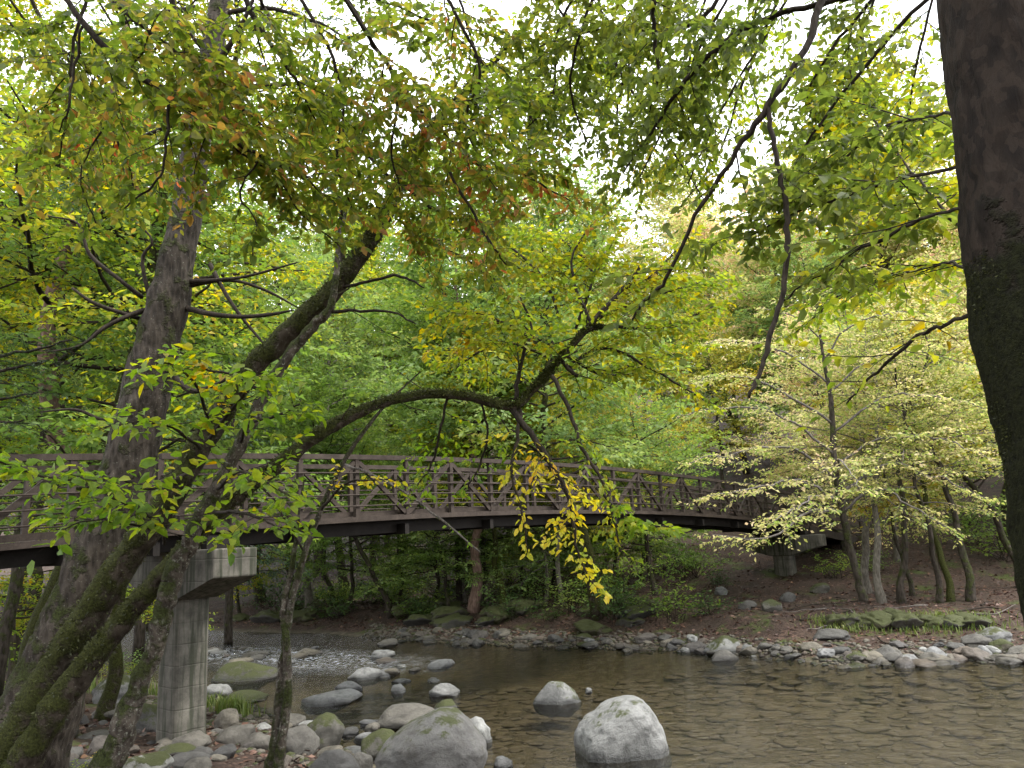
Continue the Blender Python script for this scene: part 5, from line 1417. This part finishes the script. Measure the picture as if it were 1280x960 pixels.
# shrubs
for px, py, lab, leaf, sc, fl in (
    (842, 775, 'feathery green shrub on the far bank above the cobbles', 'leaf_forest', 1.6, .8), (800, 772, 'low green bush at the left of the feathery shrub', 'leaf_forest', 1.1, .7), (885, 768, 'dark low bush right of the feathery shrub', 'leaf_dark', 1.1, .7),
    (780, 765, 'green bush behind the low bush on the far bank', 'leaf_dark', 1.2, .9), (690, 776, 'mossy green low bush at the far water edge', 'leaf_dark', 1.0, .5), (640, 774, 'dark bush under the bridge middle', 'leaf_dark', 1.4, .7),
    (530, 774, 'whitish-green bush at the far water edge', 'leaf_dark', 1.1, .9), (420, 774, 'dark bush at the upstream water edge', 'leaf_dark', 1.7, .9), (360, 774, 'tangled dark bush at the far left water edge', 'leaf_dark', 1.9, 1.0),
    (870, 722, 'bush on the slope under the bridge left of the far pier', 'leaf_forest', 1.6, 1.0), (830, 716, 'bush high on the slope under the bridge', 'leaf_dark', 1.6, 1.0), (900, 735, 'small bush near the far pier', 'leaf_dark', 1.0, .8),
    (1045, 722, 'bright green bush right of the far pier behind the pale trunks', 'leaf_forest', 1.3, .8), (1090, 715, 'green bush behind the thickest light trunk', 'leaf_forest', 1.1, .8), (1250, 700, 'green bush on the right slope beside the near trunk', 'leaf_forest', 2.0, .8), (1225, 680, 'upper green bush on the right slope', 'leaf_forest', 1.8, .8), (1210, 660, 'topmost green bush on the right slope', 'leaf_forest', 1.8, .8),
    (20, 800, 'green bush at the left edge below the bridge', 'leaf_forest', 1.5, 1.0), (60, 790, 'leafy bush behind the leaning trunks below the bridge', 'leaf_bright', 1.4, .9), (10, 840, 'low bush at the left edge in front of the bridge shade', 'leaf_forest', .9, .8), (165, 850, 'yellow-green weeds behind the lichened trunk', 'leaf_bright', .7, .6), (120, 845, 'pale weeds between the leaning trunks', 'leaf_bright', .7, .6),
    (40, 770, 'bright leafy bush left of the furrowed trunk under the bridge', 'leaf_bright', 1.8, 1.0), (95, 765, 'yellow-green bush against the furrowed trunk under the bridge', 'leaf_lime', 1.7, 1.0), (5, 760, 'tall green bush at the left edge under the bridge deck', 'leaf_forest', 1.9, 1.1), (175, 830, 'pale streamside bush between the trunks and the pier', 'leaf_pale', 1.0, .8),
    (150, 870, 'small leafy weed beside the lichened trunk', 'leaf_bright', .45, .6), (10, 870, 'pale green weed at the left edge', 'leaf_bright', .6, .6), (90, 975, 'small plant at the bottom beside the leaning trunks', 'leaf_bright', .35, .6), (125, 955, 'little yellow plant among the cobbles by the trunks', 'leaf_yellow', .22, .7),
    (190, 780, 'light bush across the water left of the pier', 'leaf_lime', 1.5, .8), (130, 775, 'bush across the water behind the furrowed trunk', 'leaf_forest', 1.8, 1.0)):
    P = gpos(px, py); bush(P[0], P[1], lab, leaf, sc, flat=fl)

# grass at the pier, fallen leaves, fallen sticks
def tuft(px, py, label, n, hgt, spread, name='grass_tuft'):
    P = gpos(px, py); b = Buf()
    for k in range(n):
        x, y = P[0] + random.gauss(0, spread), P[1] + random.gauss(0, spread * .7); z = float(h(x, y)) - .02
        a = random.random() * 6.28; hh = hgt * random.uniform(.5, 1.2); le = random.uniform(.15, .7) * hh; w = .005 if P[1] < 16 else .012
        d = np.array([math.cos(a), math.sin(a), 0]); s = np.array([-d[1], d[0], 0]) * w
        p0 = np.array([x, y, z]); p1 = p0 + d * le * .35 + [0, 0, hh * .6]; p2 = p0 + d * le + [0, 0, hh * random.uniform(.7, 1)]
        b.add([p0 - s, p0 + s, p1 + s * .8, p1 - s * .8, p2 + s * .1, p2 - s * .1], [(0, 1, 2, 3), (3, 2, 4, 5)])
    return tag(b.obj(name, M['grass'], None, off=P), label, 'grass', kind='stuff')


tuft(292, 892, 'grass tuft growing on the shore right of the pier', 260, .38, .2)
tuft(272, 884, 'thin grass beside the pier column near the water', 160, .32, .25)
tuft(165, 868, 'pale grass behind the lichened trunk left of the pier', 260, .36, .4)
for q_, (px, py) in enumerate(((1050, 780), (1085, 780), (1120, 779), (1165, 780), (1210, 780))):
    tuft(px, py, 'short grass growing on the mossy ledges of the right bank', 320, .24, .5)['group'] = 'grass on the mossy ledges'
tuft(110, 860, 'wispy grass between the leaning trunks', 200, .34, .4)

b = Buf(); n = 17000
P_ = []; 
while len(P_) < n:
    if random.random() < .82: x = random.uniform(-14, 20); y = y_far(x) + .8 + random.betavariate(1, 2.2) * 24
    else: x, y = random.uniform(-11, -1), random.uniform(7, 17)
    z = float(h(x, y))
    if h0(x, y) < .12: continue
    P_.append((x, y, z + .012))
P_ = np.array(P_); a = RNG.uniform(0, 6.28, n)
leaf_blades(b, P_, np.stack([np.cos(a), np.sin(a), a * 0], 1), np.ones(n), .13, .55, 0, .2, .45, False)
tag(b.obj('fallen_leaves', M['litter']), kind='stuff')


def stick(rows, label, mat='twig_grey', n=3):
    P, r = ppath(rows, 5); wb = Buf(); tube(wb, P, r, 7, .15, 8)
    S = Sk(); kids(S, [Vector(p) for p in P], float(r.mean()), 0, cfg(BEECH, max=1, leaf=9, sp=[.5, 1, 1], len=[.5, 0, 0], out=[.4, 0, 0]), float(np.linalg.norm(P[-1] - P[0])), 0, .3)
    wood_mesh(wb, S); return tag(wb.obj('fallen_branch', M[mat], None, off=P[0]), label, 'branch')


def gstick(pts, w, label, mat='twig_grey', up=.06):
    Q = [(px, py, gpos(px, py)[1], w) for px, py in pts]
    rows = []
    P = np.array([gpos(px, py) + [0, 0, up] for px, py in pts]); r = np.linspace(w, w * .4, len(P))
    S_ = spline(np.column_stack([P, r]), 5); wb = Buf(); tube(wb, S_[:, :3], S_[:, 3], 7, .15, 8)
    return tag(wb.obj('fallen_branch', M[mat], None, off=P[0]), label, 'branch')


gstick([(1140, 831), (1175, 827), (1205, 825)], .022, 'pale stick lying half in the water at the far bar', up=.03)
gstick([(1000, 778), (1040, 772), (1075, 762)], .03, 'dark dead branch on the litter right of the far pier', 'twig')
gstick([(1190, 768), (1240, 762), (1275, 775)], .03, 'dead branch across the litter beside the near trunk', 'twig')
gstick([(985, 765), (1020, 758), (1060, 757)], .025, 'grey fallen branch in front of the pale trunks', 'twig')
gstick([(1215, 770), (1245, 770), (1270, 758)], .022, 'thin grey stick on the litter by the right edge')
gstick([(1075, 733), (1100, 745), (1120, 750)], .02, 'pale root on the path slope behind the right bank trunks')
gstick([(320, 955), (350, 948), (385, 962)], .02, 'twisted root at the foot of the twin sapling', 'twig', up=.03)

random.seed(77)
for k in range(26):
    x = random.uniform(-9, 14); y = y_far(x) + random.uniform(1.6, 8); a = random.random() * 6.28; L_ = random.uniform(.6, 2.4)
    pts = []
    for j in range(5):
        xx = x + math.cos(a) * L_ * j / 4 + random.gauss(0, .05); yy = y + math.sin(a) * L_ * j / 4 + random.gauss(0, .05)
        pts.append((xx, yy, float(h(xx, yy)) + .03 + random.random() * .05, random.uniform(.012, .03) * (1 - j * .17)))
    S_ = spline(np.array(pts), 4); wb = Buf(); tube(wb, S_[:, :3], S_[:, 3], 6, .15, 8)
    tag(wb.obj('fallen_stick', M['twig'] if k % 3 else M['twig_grey'], None, off=S_[0, :3]), 'dead stick lying on leaf litter of the far bank', 'stick', 'dead sticks on the far bank litter')
# ------------------------------------------------------------------ light, sky, camera
SUN_EL, SUN_AZ = math.radians(56), math.radians(105)      # azimuth from +Y towards +X
w = bpy.data.worlds.new('World'); scene.world = w; w.use_nodes = True
nt = w.node_tree; nt.nodes.clear()
sky = nt.nodes.new('ShaderNodeTexSky'); sky.sky_type = 'NISHITA'; sky.sun_disc = False
sky.sun_elevation = SUN_EL; sky.sun_rotation = SUN_AZ; sky.air_density = 1.0; sky.dust_density = 3.0
hs = nt.nodes.new('ShaderNodeHueSaturation'); hs.inputs['Saturation'].default_value = .35; hs.inputs['Value'].default_value = 1.0
tc = nt.nodes.new('ShaderNodeTexCoord'); mp = nt.nodes.new('ShaderNodeMapping'); mp.inputs['Scale'].default_value = (1, 1, 2.2)
no = nt.nodes.new('ShaderNodeTexNoise'); no.inputs['Scale'].default_value = 2.2; no.inputs['Detail'].default_value = 6
rp = nt.nodes.new('ShaderNodeValToRGB'); rp.color_ramp.elements[0].position = .3; rp.color_ramp.elements[1].position = .62
rp.color_ramp.elements[0].color = (.55, .55, .55, 1)
mx = nt.nodes.new('ShaderNodeMix'); mx.data_type = 'RGBA'; mx.inputs[7].default_value = (15, 15.3, 16, 1)
bg = nt.nodes.new('ShaderNodeBackground'); bg.inputs['Strength'].default_value = .11
out = nt.nodes.new('ShaderNodeOutputWorld')
lk = nt.links.new
lk(sky.outputs[0], hs.inputs['Color']); lk(hs.outputs[0], mx.inputs[6]); lk(tc.outputs['Generated'], mp.inputs[0]); lk(mp.outputs[0], no.inputs['Vector'])
lk(no.outputs[0], rp.inputs[0]); lk(rp.outputs[0], mx.inputs[0]); lk(mx.outputs[2], bg.inputs['Color']); lk(bg.outputs[0], out.inputs[0])

sd = bpy.data.lights.new('sun', 'SUN'); sd.energy = 2.2; sd.angle = math.radians(12); sd.color = (1, .96, .9)
so = link(bpy.data.objects.new('sun', sd))
to_sun = Vector((math.sin(SUN_AZ) * math.cos(SUN_EL), math.cos(SUN_AZ) * math.cos(SUN_EL), math.sin(SUN_EL)))
so.rotation_euler = to_sun.to_track_quat('Z', 'Y').to_euler(); so.location = (0, 0, 40)

cd = bpy.data.cameras.new('camera'); cam = link(bpy.data.objects.new('camera', cd))
cd.sensor_fit = 'HORIZONTAL'; cd.sensor_width = 36; cd.lens = 36 * F / 1280.0
cd.clip_start = .05; cd.clip_end = 1000
mw = Matrix.Identity(4)
for i in range(3):
    mw[i][0], mw[i][1], mw[i][2], mw[i][3] = RIGHT[i], UPV[i], -FWD[i], EYE[i]
cam.matrix_world = mw
scene.camera = cam

scene.render.engine = 'CYCLES'
scene.view_settings.view_transform = 'Standard'; scene.view_settings.look = 'None'
scene.view_settings.exposure = 1.36; scene.view_settings.gamma = 1
cy = scene.cycles
cy.use_denoising = True
cy.use_adaptive_sampling = True; cy.adaptive_threshold = .015
cy.max_bounces = 7; cy.diffuse_bounces = 4; cy.glossy_bounces = 2; cy.transmission_bounces = 4; cy.transparent_max_bounces = 8
cy.sample_clamp_indirect = 6; cy.caustics_reflective = False; cy.caustics_refractive = False
